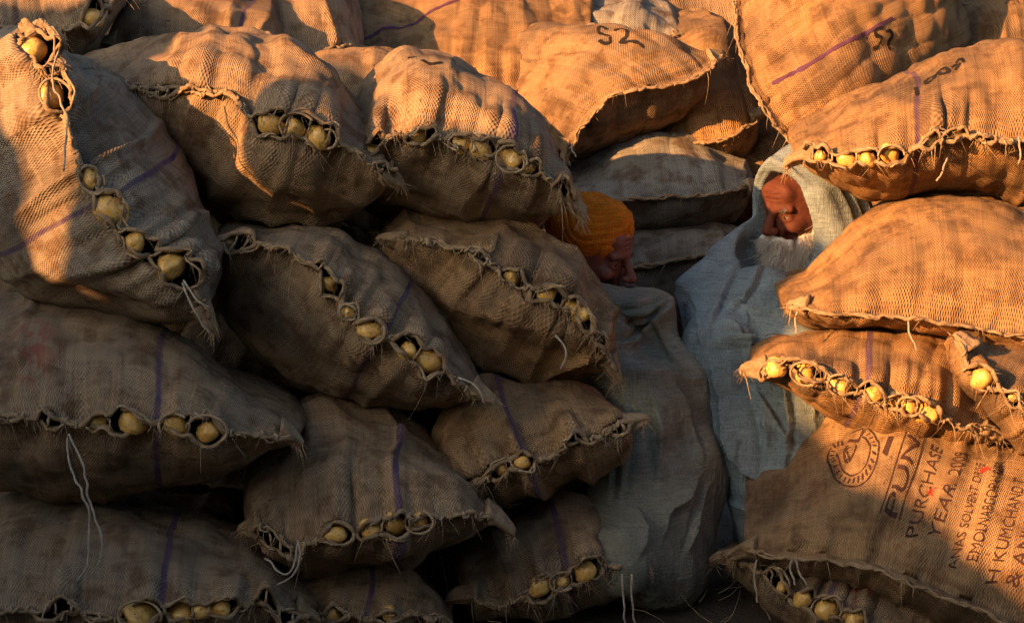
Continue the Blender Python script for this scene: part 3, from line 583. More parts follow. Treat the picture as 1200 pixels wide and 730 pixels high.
    b[0, :] = a[0, :]; b[-1, :] = a[-1, :]; b[:, -1] = a[:, -1]
    qa = np.stack([a[:-1, :-1], a[1:, :-1], a[1:, 1:], a[:-1, 1:]], -1).reshape(-1, 4)
    qb = np.stack([b[:-1, :-1], b[:-1, 1:], b[1:, 1:], b[1:, :-1]], -1).reshape(-1, 4)
    def uvq(sgn, order):
        U, V = np.meshgrid(s*W, v*L*sgn, indexing='ij'); g2 = np.stack([U, V], -1)
        c = {'00': g2[:-1, :-1], '10': g2[1:, :-1], '11': g2[1:, 1:], '01': g2[:-1, 1:]}
        return np.stack([c[o] for o in order], 2).reshape(-1, 2)
    uv = np.vstack([uvq(1, ('00', '10', '11', '01')), uvq(-1, ('00', '01', '11', '10'))])
    V_all = np.vstack([panels[1].reshape(-1, 3), panels[-1].reshape(-1, 3)])
    SURF[key] = (V_all, qa, n)
    me = mesh_from('cloth', V_all-org, [np.vstack([qa, qb])], uv=uv)
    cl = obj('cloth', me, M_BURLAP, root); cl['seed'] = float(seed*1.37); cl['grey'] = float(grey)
    cl['stripe_u'] = float(r['stripe']*W) if 'stripe' in r else 99.; cl['stripe_v'] = float(r['stripe_v']*L) if 'stripe_v' in r else 99.
    red = r.get('red'); cl['red_u'] = float(red[0]*W) if red else 99.; cl['red_v'] = float(red[1]*L) if red else 99.
    # rolled hem along each lip
    jit = lambda k_: .0035*np.stack([vnoise(s*W*60, 0*s+k_, 0*s+j, seed+20) for j in range(3)], -1)
    sides = 7
    for i, sg in enumerate((1, -1)):
        pts = panels[sg][:, 0]-bd*.004+jit(i)
        rad = (.0046 if not closed else .0038)*(1+.35*vnoise(s*W*90, 0*s, 0*s+i, seed+30))
        rip = 1+.3*np.stack([vnoise(s*W*140, 0*s+j*1.7, 0*s, seed+31) for j in range(sides)], -1)
        h_v, h_q, h_c = tube(pts, rad, sides, rip); obj('hem', mesh_from('hem', h_v-org, [h_q, h_c]), M_HEM, root)
    # lacing cord: up one lip, over the pinch, along the other lip
    pin = []
    if not closed:
        hs = [h for h in holes]
        edges = [0.03]+[x for h in hs for x in (h[0]-1.12*h[1]/W, h[0]+1.12*h[1]/W)]+[.97]
        for x0, x1 in zip(edges[::2], edges[1::2]):
            k_ = max(1, int(round((x1-x0)*W/.03)))
            pin += [x0+(x1-x0)*(j+.5)/k_ for j in range(k_)]
        pin = sorted(min(max(x, .02), .98) for x in pin)
    else:
        pin = list(np.linspace(.03, .97, int(W/.028)))
    at_ = lambda sg, x, j: panels[sg][int(round(min(max(x, 0), 1)*N)), j]
    path = []
    for i, x in enumerate(pin if not closed else []):
        o = 1 if i % 2 else -1; jv = int(rs.integers(1, 4)); dx = rs.normal(0, .006)/W
        A, B = at_(o, x+dx, jv)+n*o*.004, at_(-o, x-dx, jv)-n*o*.004
        mid = .5*(at_(1, x, 0)+at_(-1, x, 0))-bd*.010
        path += [A, mid+n*o*.005, mid-n*o*.005, B]
        if i+1 < len(pin):
            for t in (.25, .5, .75):
                xx = x+(pin[i+1]-x)*t; path.append(at_(-o, xx, 0)-bd*.007-n*o*.002+rs.normal(0, .004, 3))
    if path:
        path = np.array(path); fine = smooth_curve(path, np.linspace(0, 1, len(path)*4))
        rad = .0026*(1+.35*vnoise(np.arange(len(fine))*.9, 0*fine[:, 0], 0*fine[:, 0], seed))
        l_v, l_q, l_c = tube(fine, rad, 5); obj('lacing', mesh_from('lacing', l_v-org, [l_q, l_c]), M_CORD, root)
    # slack loops of cord around some of the gaps
    if not closed:
        for sk, rad in holes:
            if rs.uniform() > .35: continue
            th = np.linspace(0, 2*np.pi*rs.uniform(.45, .9), 22)+rs.uniform(0, 6.28); c = smooth_curve(F, np.array([sk]))[0]-bd*rad*.55+n*rad*.12
            pts = c+np.outer(np.cos(th)*rad*rs.uniform(1.1, 1.4), e)+np.outer(np.sin(th)*rad*rs.uniform(.9, 1.15), n)-np.outer(.006*vnoise(th*1.5, 0*th, 0*th, seed)+.004, bd)
            v_, q_, c_ = tube(pts, .0030, 5); obj('cord_loop', mesh_from('cord_loop', v_-org, [q_, c_]), M_CORD, root)
    # drawn-up corners
    tips = []
    for x, sgn in ((0, -1), (1, 1)):
        tip = F[0] if x == 0 else F[-1]; nb = F[1] if x == 0 else F[-2]
        d = tip-nb; d /= np.linalg.norm(d); d = d-.35*bd; d /= np.linalg.norm(d)
        t = np.linspace(0, 1, 12); ln = rs.uniform(.045, .075)
        pts = tip+bd*.012+np.outer(t*ln-.03, d)+np.outer((t**2)*rs.normal(0, .015), n)+np.outer(t**2, [0, 0, -.012])
        tips.append((pts[-1], d)); th = np.linspace(0, 2*np.pi, 16, endpoint=False); npl = rs.integers(3, 6); phs = rs.uniform(0, 6)
        rip = 1+(.18+.3*t)[:, None]*np.sin(npl*th+phs)[None]+.15*vnoise(t[:, None]*6, th[None]*1.3, 0, seed+50+x)
        rip *= (1+.5*np.cos(th+phs))[None]*.8+.25
        v_, q_, c_ = tube(pts, np.interp(t, [0, .35, .7, .92, 1], [.024, .017, .012, .008, .002]), 16, rip)
        obj('corner_ear', mesh_from('corner_ear', v_-org, [q_, c_]), M_HEM, root)
    # frayed ends
    fr = r.get('fray', .9); k_ = int((160 if not closed else 20)*fr)
    cl_ = rs.uniform(.03, .97, 9); ii = np.clip((np.where(rs.uniform(size=k_) < .7, cl_[rs.integers(0, 9, k_)]+rs.normal(0, .014, k_), rs.uniform(.02, .98, k_))*N).astype(int), 1, N-1)
    sgs = rs.choice([1, -1], k_)
    st = np.array([panels[g_][i_, int(j_)] for g_, i_, j_ in zip(sgs, ii, rs.integers(0, 4, k_))])-bd*.003
    k2 = 44; ends = np.vstack([np.repeat(tips[0][0][None]-tips[0][1]*.012, k2//2, 0), np.repeat(tips[1][0][None]-tips[1][1]*.012, k2//2, 0)])+rs.normal(0, .005, (k2, 3))
    st = np.vstack([st, ends])
    dr = -bd*.6+rs.normal(0, .9, (len(st), 3))+np.array([0, 0, -.35]); dr[len(ii):] += np.repeat([tips[0][1], tips[1][1]], k2//2, 0)*.9
    dr /= np.linalg.norm(dr, axis=1)[:, None]
    ln = np.minimum(rs.gamma(1.8, .008, len(st))+.005, .05); ln[len(ii):] = np.minimum(ln[len(ii):], .022)
    v_, q_ = strands(st, dr, ln, rs.uniform(.0007, .0019, len(st)), rs, .8, 5)
    obj('frayed_fibres', mesh_from('frayed_fibres', v_-org, q_), M_CORD, root, kind='stuff')
    # potatoes behind the gaps
    both = sorted([(h[0], h[1], 0) for h in r['pot']]+[(h[0], h[1]*1.05, 1) for h in r['hole']]); m = len(both)
    for i, (sk, rad, deep) in enumerate(both):
        c = smooth_curve(F, np.array([sk]))[0]+bd*rad*(rs.uniform(.25, .6) if not deep else rs.uniform(.9, 1.2))+n*rad*rs.uniform(-.15, .15)
        o = obj('potato', POT_MESH[int(rs.integers(0, 6))]); o.location = c; k_ = rad*rs.uniform(.80, 1.0); o.scale = (k_, k_, k_)
        o.rotation_euler = rs.uniform(0, 6.28, 3); o['seed'] = float(rs.uniform(0, 50))
        which = 'only' if m == 1 else ('rightmost' if i == m-1 else ORD[i])
        o['label'] = f'{which} {"dim recessed" if deep else "pale"} potato {"from the left " if which in ORD[1:] else ""}in {short}'
        o['category'] = 'potato'; o['group'] = 'potatoes showing through the lacing'
    return root, org
ROOTS = {}
def build_sacks():
    potato_meshes()
    for i, r in enumerate(SACKS): ROOTS[r['key']] = build_sack(r, i+1)

# ---------------------------------------------------------------- paint and print on the cloth
def drop(bvh, pts, n, lift):
    out = []
    for p in pts:
        hit = bvh.ray_cast(Vector(p+n*.12), Vector(-n), .3)
        q = np.array(hit[0]) if hit[0] is not None else p
        out.append(q+n*lift)
    return np.array(out)
def paint():
    trees = {}
    for it in INK:
        key = it[0]
        if key not in trees:
            V, q, n = SURF[key]; trees[key] = BVHTree.FromPolygons([Vector(x) for x in V], [tuple(int(i) for i in f) for f in q])
        V, q, n = SURF[key]; root, org = ROOTS[key]
        if it[1] == 'stroke':
            _, _, name, pts, w, c = it; pts = np.array(pts, float); seg = np.linalg.norm(np.diff(pts, axis=0), axis=1).sum()
            k = max(4, int(seg/.004)); P_ = smooth_curve(pts, np.linspace(0, 1, k)) if len(pts) > 2 else pts[0]+(pts[1]-pts[0])*np.linspace(0, 1, k)[:, None]
            t = np.gradient(P_, axis=0); sd = np.cross(n, t); sd /= np.linalg.norm(sd, axis=1)[:, None]+1e-9
            ww = w*.5*(1+.3*vnoise(np.arange(k)*.5, 0*np.arange(k), 0*np.arange(k), len(name)+k))
            ww[0] *= .6; ww[-1] *= .5
            A = drop(trees[key], P_-sd*ww[:, None], n, .0022); C_ = drop(trees[key], P_, n, .0026); B = drop(trees[key], P_+sd*ww[:, None], n, .0022)
            vv = np.stack([A, C_, B], 1).reshape(-1, 3); b_ = np.arange(k-1)*3
            f = np.vstack([np.stack([b_+j, b_+j+1, b_+j+4, b_+j+3], -1) for j in (0, 1)])
            obj(name, mesh_from(name, vv-org, f), M_INK[c], root)
        else:
            _, _, name, body, a, b, upv, c = it; a, b, upv = (np.array(x, float) for x in (a, b, upv))
            cu = bpy.data.curves.new('t', 'FONT'); cu.body = body; cu.size = 1; to = bpy.data.objects.new('t', cu); col.objects.link(to)
            dg = bpy.context.evaluated_depsgraph_get(); me = bpy.data.meshes.new_from_object(to.evaluated_get(dg))
            bpy.data.objects.remove(to); bpy.data.curves.remove(cu)
            import bmesh
            bm = bmesh.new(); bm.from_mesh(me); bpy.data.meshes.remove(me)
            co = np.array([v_.co[:] for v_ in bm.verts]); x0, x1 = co[:, 0].min(), co[:, 0].max()
            ex = (b-a)/(x1-x0); ey = upv-n*0; ey = ey/.70
            bmesh.ops.triangulate(bm, faces=bm.faces[:])
            for _ in range(4):
                long = [ed for ed in bm.edges if np.linalg.norm((ed.verts[0].co.x-ed.verts[1].co.x)*ex+(ed.verts[0].co.y-ed.verts[1].co.y)*ey) > .008]
                if not long: break
                bmesh.ops.subdivide_edges(bm, edges=long, cuts=1); bmesh.ops.triangulate(bm, faces=bm.faces[:])
            co = np.array([v_.co[:] for v_ in bm.verts])
            # uneven stencil edge
            P_ = a+np.outer(co[:, 0]-x0, ex)+np.outer(co[:, 1], ey)
            P_ = drop(trees[key], P_, n, .0022)
            for v_, p in zip(bm.verts, P_): v_.co = p-org
            me = bpy.data.meshes.new(name); bm.to_mesh(me); bm.free(); obj(name, me, M_INK[c], root)
TWINE = [  # loose twine ends hanging from sack mouths: (sack, points)
    ('L2',[[-0.857,3.51,0.496],[-0.85,3.494,0.444],[-0.822,3.468,0.391],[-0.809,3.462,0.343],[-0.812,3.453,0.261],[-0.836,3.458,0.223]]),
    ('L2',[[-0.854,3.51,0.503],[-0.824,3.489,0.445],[-0.809,3.466,0.375],[-0.784,3.458,0.31],[-0.79,3.462,0.256]]),
    ('L8',[[-0.427,3.615,0.269],[-0.421,3.601,0.238],[-0.44,3.597,0.2],[-0.475,3.604,0.174]]),
    ('L8',[[-0.427,3.614,0.262],[-0.433,3.599,0.224],[-0.455,3.597,0.204],[-0.495,3.62,0.228]]),
    ('L1',[[-0.647,3.624,0.79],[-0.618,3.609,0.751],[-0.597,3.618,0.736]]),
    ('L1',[[-0.649,3.623,0.785],[-0.629,3.608,0.741],[-0.6,3.621,0.681]]),
    ('L1',[[-0.913,3.756,1.241],[-0.922,3.729,1.181],[-0.892,3.71,1.104],[-0.888,3.668,1.003]]),
    ('L6',[[-0.109,3.75,0.577],[-0.073,3.738,0.561],[-0.056,3.744,0.524]]),
    ('L7',[[0.095,3.899,0.646],[0.116,3.886,0.615],[0.105,3.881,0.575]]),
    ('L10',[[0.239,3.881,0.13],[0.241,3.875,0.079],[0.243,3.877,0.012]]),
    ('L10',[[0.261,3.881,0.13],[0.259,3.875,0.079],[0.265,3.877,0.012]]),
    ('R2',[[0.867,3.992,0.665],[0.865,3.969,0.638],[0.88,3.965,0.604]]),
    ('R2',[[0.638,4.074,0.678],[0.629,4.061,0.653],[0.632,4.058,0.63]]),
    ('R5',[[0.54,3.962,0.141],[0.534,3.957,0.095],[0.54,3.952,0.048]]),
    ('R5',[[0.609,3.913,0.152],[0.606,3.911,0.13],[0.615,3.907,0.1]]),
    ('R5',[[0.619,3.913,0.152],[0.626,3.91,0.122],[0.641,3.907,0.1]]),
    ('R1',[[1.162,4.238,1.06],[1.162,4.225,1.031],[1.161,4.231,0.998]]),
    ('R1',[[1.0,4.233,1.012],[0.986,4.22,0.987],[0.973,4.227,0.959]]),
    ('T5',[[0.165,4.959,1.028],[0.162,4.947,1.011],[0.173,4.945,0.992]]),
]
def twines():
    rs = np.random.default_rng(8)
    for key, pts in TWINE:
        root, org = ROOTS[key]; pts = np.array(pts, float)
        k = max(16, int(np.linalg.norm(np.diff(pts, axis=0), axis=1).sum()/.006)); p = smooth_curve(pts, np.linspace(0, 1, k))
        p = p+.0025*np.stack([vnoise(np.arange(k)*.35, np.zeros(k)+j, np.zeros(k), 9) for j in range(3)], -1)
        v_, q_, c_ = tube(p, .0024*(1+.25*vnoise(np.arange(k)*.8, np.zeros(k), np.zeros(k), 4)), 5)
        obj('twine', mesh_from('twine', v_-org, [q_, c_]), M_PALE, root)

# ---------------------------------------------------------------- sculpting with distance fields
def smin(a, b, k):
    h = np.clip(.5+.5*(b-a)/k, 0, 1); return b+(a-b)*h-k*h*(1-h)
def d_cone(P_, a, b, ra, rb):
    """capsule with a radius at each end"""
    a, b = np.asarray(a, P_.dtype), np.asarray(b, P_.dtype); ab = b-a; q = P_-a
    t = np.clip(q@ab/(ab@ab+1e-12), 0, 1); return np.linalg.norm(q-t[..., None]*ab, axis=-1)-(ra+(rb-ra)*t)
def d_ell(P_, c, r, Rm=None):
    q = P_-np.asarray(c, P_.dtype)
    if Rm is not None: q = q@np.asarray(Rm, P_.dtype)
    r = np.asarray(r, P_.dtype); k0 = np.linalg.norm(q/r, axis=-1); k1 = np.linalg.norm(q/(r*r), axis=-1)
    return k0*(k0-1)/(k1+1e-9)
class Field:
    def __init__(s, xs, ys, zs):
        s.ax = [np.asarray(a, float) for a in (xs, ys, zs)]; s.d = np.full([len(a) for a in s.ax], .2, np.float32)
    def box(s, lo, hi):
        sl = []
        for a, l, h in zip(s.ax, lo, hi):
            i0, i1 = np.searchsorted(a, [l, h]); sl.append(slice(max(0, i0-1), min(len(a), i1+1)))
        return tuple(sl)
    def pts(s, sl): return np.stack(np.meshgrid(*[a[q] for a, q in zip(s.ax, sl)], indexing='ij'), -1).astype(np.float32)
    def op(s, fn, lo, hi, k, cut=False):
        sl = s.box(lo, hi)
        if any(q.stop-q.start < 1 for q in sl): return
        n = fn(s.pts(sl)); cur = s.d[sl]
        s.d[sl] = -smin(-cur, n, k) if cut else smin(cur, n, k)
    def cone(s, a, b, ra, rb, k=.02, cut=False, pad=None):
        a, b = np.asarray(a, float), np.asarray(b, float); m = (pad or 0)+max(ra, rb)+k*1.5+.03
        s.op(lambda q: d_cone(q, a, b, ra, rb), np.minimum(a, b)-m, np.maximum(a, b)+m, k, cut)
    def ell(s, c, r, Rm=None, k=.02, cut=False):
        m = max(r)+k*1.5+.03; c = np.asarray(c, float); s.op(lambda q: d_ell(q, c, r, Rm), c-m, c+m, k, cut)
    def ridge(s, pts, r, k=.014, cut=False):
        pts = np.asarray(pts, float); rr = np.broadcast_to(r, len(pts)); m = max(rr)+k*2+.02
        for a, b, ra, rb in zip(pts[:-1], pts[1:], rr[:-1], rr[1:]):
            s.op(lambda q: d_cone(q, a, b, ra, rb), np.minimum(a, b)-m, np.maximum(a, b)+m, k, cut)
    def mesh(s):
        """surface nets -> verts, quads"""
        d = s.d; ins = d < 0; nx, ny, nz = d.shape
        cell = np.zeros((nx-1, ny-1, nz-1), bool); tot = np.zeros(cell.shape, np.int8)
        for i in (0, 1):
            for j in (0, 1):
                for k in (0, 1): tot += ins[i:nx-1+i, j:ny-1+j, k:nz-1+k]
        cell = (tot > 0) & (tot < 8); I = np.argwhere(cell); idx = -np.ones(cell.shape, np.int64); idx[cell] = np.arange(len(I))
        acc = np.zeros((len(I), 3)); cnt = np.zeros(len(I))
        cor = [(i, j, k) for i in (0, 1) for j in (0, 1) for k in (0, 1)]
        X = [s.ax[a] for a in range(3)]
        for c0 in cor:
            for ax in range(3):
                if c0[ax]: continue
                c1 = list(c0); c1[ax] = 1
                p0, p1 = I+np.array(c0), I+np.array(c1)
                d0, d1 = d[tuple(p0.T)], d[tuple(p1.T)]; m = (d0 < 0) != (d1 < 0); t = np.where(m, d0/(d0-d1+1e-12), 0)
                w0 = np.stack([X[a][p0[:, a]] for a in range(3)], -1); w1 = np.stack([X[a][p1[:, a]] for a in range(3)], -1)
                acc += m[:, None]*(w0+(w1-w0)*t[:, None]); cnt += m
        V = acc/cnt[:, None]; Q = []; s.idx = idx
        for ax in range(3):
            o1, o2 = [a for a in range(3) if a != ax]
            sa = [slice(None)]*3; sb = [slice(None)]*3; sa[ax] = slice(0, -1); sb[ax] = slice(1, None)
            A, B = ins[tuple(sa)], ins[tuple(sb)]; E_ = np.argwhere(A != B)
            E_ = E_[(E_[:, o1] > 0) & (E_[:, o2] > 0) & (E_[:, o1] < d.shape[o1]-1) & (E_[:, o2] < d.shape[o2]-1)]
            g = lambda x, y: idx[tuple((E_-np.eye(3, dtype=int)[o1]*x-np.eye(3, dtype=int)[o2]*y).T)]
            q = np.stack([g(1, 1), g(0, 1), g(0, 0), g(1, 0)], -1); flip = A[tuple(E_.T)] ^ (ax == 1)
            q[~flip] = q[~flip][:, ::-1]; Q.append(q)
        Q = np.vstack(Q); Q = Q[(Q >= 0).all(1)]
        return V, Q

M_SKIN = {'a': plain('weathered_skin_reddish', (.072, .023, .014), (.13, .043, .025), 70, .68, .25, .003, spec=.18),
          'b': plain('weathered_skin_dark', (.15, .048, .034), (.21, .075, .05), 70, .45, .25, .003, spec=.4)}
M_EYE = plain('eye_white', (.20, .16, .13), (.14, .11, .09), 40, .3, .0)
M_IRIS = plain('dark_iris', (.02, .012, .008), (.03, .02, .012), 40, .2, .0)
def wool(name, c1, c2):
    g = G(name); pos = g.n('ShaderNodeTexCoord').outputs['Object']
    a = g.noise(pos, 5, 4, .6); w = g.noise(pos, 32, 4, .7); b = g.noise(pos, 190, 2, .6)
    th = g.math('ADD', g.noise(g.scale(pos, (330, 330, 22)), 1., 1), g.noise(g.scale(pos, (22, 22, 330)), 1., 1))      # slubby threads both ways
    c = g.mix(g.ramp(a, .35, .65), c1, c2); c = g.mix(g.ramp(w, .48, .70, 0, .55), c, tuple(x*.52 for x in c1)); c = g.mix(g.ramp(w, .25, .42, .4, 0), c, tuple(min(1, x*1.35) for x in c1))
    c = g.mix(1., c, g.n('ShaderNodeCombineColor', [g.ramp(th, .7, 1.3, .78, 1.22)]*3).outputs[0], 'MULTIPLY')
    c = g.mix(g.ramp(b, .60, .72, 0, .45), c, tuple(x*.4 for x in c2))                                                  # lint and soil
    return g.out(c, .96, g.math('ADD', g.math('MULTIPLY', th, .8), g.math('MULTIPLY', w, .8)), .6, .005, spec=.08)
M_SHAWL = {'a': wool('blue_grey_wool', (.245, .31, .335), (.18, .235, .265)), 'b': wool('grey_wool', (.265, .265, .212), (.195, .198, .160))}
M_HAIR = plain('white_hair', (.55, .52, .47), (.68, .66, .62), 200, .7, .3, .002)
M_HAIRD = plain('grey_hair', (.10, .09, .085), (.22, .20, .19), 200, .7, .3, .002)
M_TURBAN = wool('orange_cotton', (.66, .20, .018), (.52, .145, .014))
def head_axes(yaw, pitch, roll=0):
    """columns: forward, left, up of a head; yaw from facing the camera, positive to the left of the picture"""
    y, p = math.radians(yaw), math.radians(pitch)
    f = np.array([-math.sin(y)*math.cos(p), -math.cos(y)*math.cos(p), -math.sin(p)])
    l = np.array([math.cos(y), -math.sin(y), 0.]); u = np.cross(f, l); r = math.radians(roll)
    l, u = l*math.cos(r)+u*math.sin(r), u*math.cos(r)-l*math.sin(r)
    return np.stack([f, l, u], 1)
def graded(lo, hi, f0, f1, fine, coarse):
    a = np.arange(f0, f1, fine); return np.concatenate([np.arange(lo, f0-coarse*.5, coarse), a, np.arange(f1+coarse*.5, hi+coarse, coarse)])
def sculpt_head(B, W, age):
    """W(x,y,z): head-local metres (forward, left, up) to world; B: Field"""
    R_ = W.R
    B.ell(W(-.012, 0, .035), (.100, .078, .090), R_, .02)
    B.ell(W(.028, 0, -.035), (.064, .060, .084), R_, .03)
    B.ell(W(.060, 0, -.098), (.024, .026, .020), R_, .025)
    B.ell(W(.079, 0, .060), (.020, .050, .030), R_, .03)
    for q in (-1, 1):
        B.cone(W(.094, q*.012, .026), W(.082, q*.050, .024), .0095, .007, .014)        # brow
        B.ell(W(.067, q*.044, -.022), (.020, .018, .015), R_, .02)                     # cheekbone
        B.ell(W(.104, q*.031, .002), (.025, .020, .0135), R_, .008, True)              # socket
        B.ell(W(.0760, q*.031, .002), (.0160, .018, .0150), R_, .006)                  # lids over the eyeball
        B.cone(W(.088, q*.020, .0035), W(.086, q*.043, .0030), .0046, .003, .003, True)  # slit between the lids
        B.ell(W(.070, q*.030, -.055), (.018, .016, .020), R_, .02, True)               # hollow cheek
        B.ell(W(-.006, q*.079, -.006), (.022, .008, .033), R_, .008)                   # ear
        B.ell(W(.002, q*.087, -.004), (.012, .006, .020), R_, .006, True)
    B.cone(W(.095, 0, .020), W(.122, 0, -.026), .0085, .0125, .010)                    # nose
    for q in (-1, 1): B.ell(W(.108, q*.0125, -.030), (.012, .008, .009), R_, .007)
    B.ell(W(.093, 0, -.062), (.012, .024, .0065), R_, .008); B.ell(W(.089, 0, -.074), (.012, .021, .0065), R_, .008)
    B.cone(W(.107, -.022, -.068), W(.107, .022, -.068), .0028, .0028, .004, True)
    if age:
        for z in (.055, .068, .081): B.cone(W(.099-.12*(z-.05), -.032, z-.004), W(.099-.12*(z-.05), .032, z-.004), .0012, .0012, .004, True)
        for q in (-1, 1): B.ridge([W(.098, q*.017, -.034), W(.094, q*.030, -.050), W(.084, q*.034, -.068)], .0025, .004, True)
    B.cone(W(-.012, 0, -.07), W(-.045, 0, -.20), .054, .060, .025)
class Loc:
    def __init__(s, c, R_): s.c = np.asarray(c, float); s.R = R_
    def __call__(s, x, y, z): return s.c+s.R@np.array([x, y, z], float)
def vert_normals(v, q):
    fn = np.cross(v[q[:, 2]]-v[q[:, 0]], v[q[:, 3]]-v[q[:, 1]]); n = np.zeros_like(v)
    for k in range(4): np.add.at(n, q[:, k], fn)
    return n/(np.linalg.norm(n, axis=1)[:, None]+1e-12)
def relax(v, q, it=2, f=.5):
    """soften the grid look of a sculpted surface"""
    for _ in range(it):
        s_ = np.zeros_like(v); c = np.zeros(len(v))
        for k in range(4):
            np.add.at(s_, q[:, k], v[q[:, (k+1) % 4]]); np.add.at(c, q[:, k], 1)
        v = v+(s_/np.maximum(c, 1)[:, None]-v)*f
    return v
def fold(v, nrm, pts, w, amp, side):
    """one cloth fold along pts: swells over the width w, then tucks under sharply on the given side"""
    pts = np.asarray(pts, float); m = ((v > pts.min(0)-w*1.6) & (v < pts.max(0)+w*1.6)).all(1); ii = np.nonzero(m)[0]
    if not len(ii): return v
    x = v[ii]; best = np.full(len(ii), 9.); sg = np.zeros(len(ii)); al = np.zeros(len(ii)); nn = nrm[ii]; L_ = len(pts)-1
    for k in range(L_):
        a, b = pts[k], pts[k+1]; ab = b-a; tt = np.clip((x-a)@ab/(ab@ab+1e-12), 0, 1); dv = x-(a+tt[:, None]*ab)
        dn = (dv*nn).sum(1); dv = dv-dn[:, None]*nn*.8; d = np.linalg.norm(dv, axis=1); c = np.cross(nn, ab); s_ = np.sign((dv*c).sum(1))
        u = d < best; best[u] = d[u]; sg[u] = s_[u]; al[u] = (k+tt[u])/L_
    s_ = best*sg*side/w
    h = np.where(s_ < 0, np.clip(1+s_, 0, 1)**1.7, np.where(s_ < .16, 1-1.5*np.clip(s_/.16, 0, 1), -.5*np.clip(1-(s_-.16)/.7, 0, 1)**2))
    h = h*np.sin(np.clip(al*.96+.02, 0, 1)*np.pi)**.55*amp
    out = v.copy(); out[ii] += nn*h[:, None]; return out
def buckle(F3, hc, seed, slack_h=.13, slack_v=.07, steps=170):
    """let the cloth have more length than the shape under it needs and settle: returns points and how far each moved"""
    c = Field(*[a[::2] for a in F3.ax]); c.d = F3.d[::2, ::2, ::2]; x0, q = c.mesh(); x0 = relax(x0, q, 3); nr = vert_normals(x0, q)
    ed = np.vstack([q[:, [0, 1]], q[:, [1, 2]], q[:, [2, 3]], q[:, [3, 0]]]); ed = np.unique(np.sort(ed, 1), axis=0)
    ed = np.vstack([ed, q[:, [0, 2]], q[:, [1, 3]]]); n = len(x0); i, j = ed[:, 0], ed[:, 1]
    d0 = x0[j]-x0[i]; L0 = np.linalg.norm(d0, axis=1)+1e-9; vz = np.abs(d0[:, 2])/L0
    far = np.clip((np.linalg.norm(x0-hc, axis=1)-.17)/.10, 0, 1)
    g = (slack_h*(1-vz)+slack_v*vz)*.5*(far[i]+far[j]); rest = L0*(1+g)
    cnt = np.bincount(i, minlength=n)+np.bincount(j, minlength=n)
    nz = vnoise(x0[:, 0]*14, x0[:, 1]*14, x0[:, 2]*7, seed); x = x0+nr*(.014*nz*far)[:, None]
    nb = np.bincount(q.ravel(), minlength=n)
    for it in range(steps):
        d = x[j]-x[i]; L = np.linalg.norm(d, axis=1)+1e-9; k = (.5*(L-rest)/L)[:, None]*d
        acc = np.stack([np.bincount(i, k[:, a], n)-np.bincount(j, k[:, a], n) for a in range(3)], 1)
        x = x+1.3*acc/np.maximum(cnt, 1)[:, None]
        if it % 3 == 0:                                            # stiffness of the wool
            s_ = np.zeros_like(x)
            for a in range(3): s_[:, a] = sum(np.bincount(q[:, m], x[q[:, (m+1) % 4], a], n) for m in range(4))
            x = x+.09*(s_/np.maximum(nb, 1)[:, None]-x)
        x[:, 2] -= .00025*far
        o = x-x0; h = (o*nr).sum(1); t_ = o-h[:, None]*nr; tl = np.linalg.norm(t_, axis=1)+1e-9
        h = np.clip(h, -.012, .040)*far; t_ = t_*(np.minimum(tl, .03)/tl*far)[:, None]; x = x0+h[:, None]*nr+t_
    return c, x0, x-x0
def carry(v, c, x0, dx):
    """hand the settled movement of the coarse sheet c to the fine points v"""
    I = np.stack([np.searchsorted(c.ax[a], v[:, a])-1 for a in range(3)], 1); num = np.zeros_like(v); den = np.full(len(v), 1e-12); sh = np.array(c.idx.shape)-1
    for a in (-1, 0, 1):
        for b in (-1, 0, 1):
            for e in (-1, 0, 1):
                J = np.clip(I+np.array([a, b, e]), 0, sh); k = c.idx[J[:, 0], J[:, 1], J[:, 2]]; ok = k >= 0
                w = np.where(ok, np.exp(-(((v-x0[k])/.0075)**2).sum(1)), 0); num += w[:, None]*dx[k]; den += w
    return v+num/den[:, None]
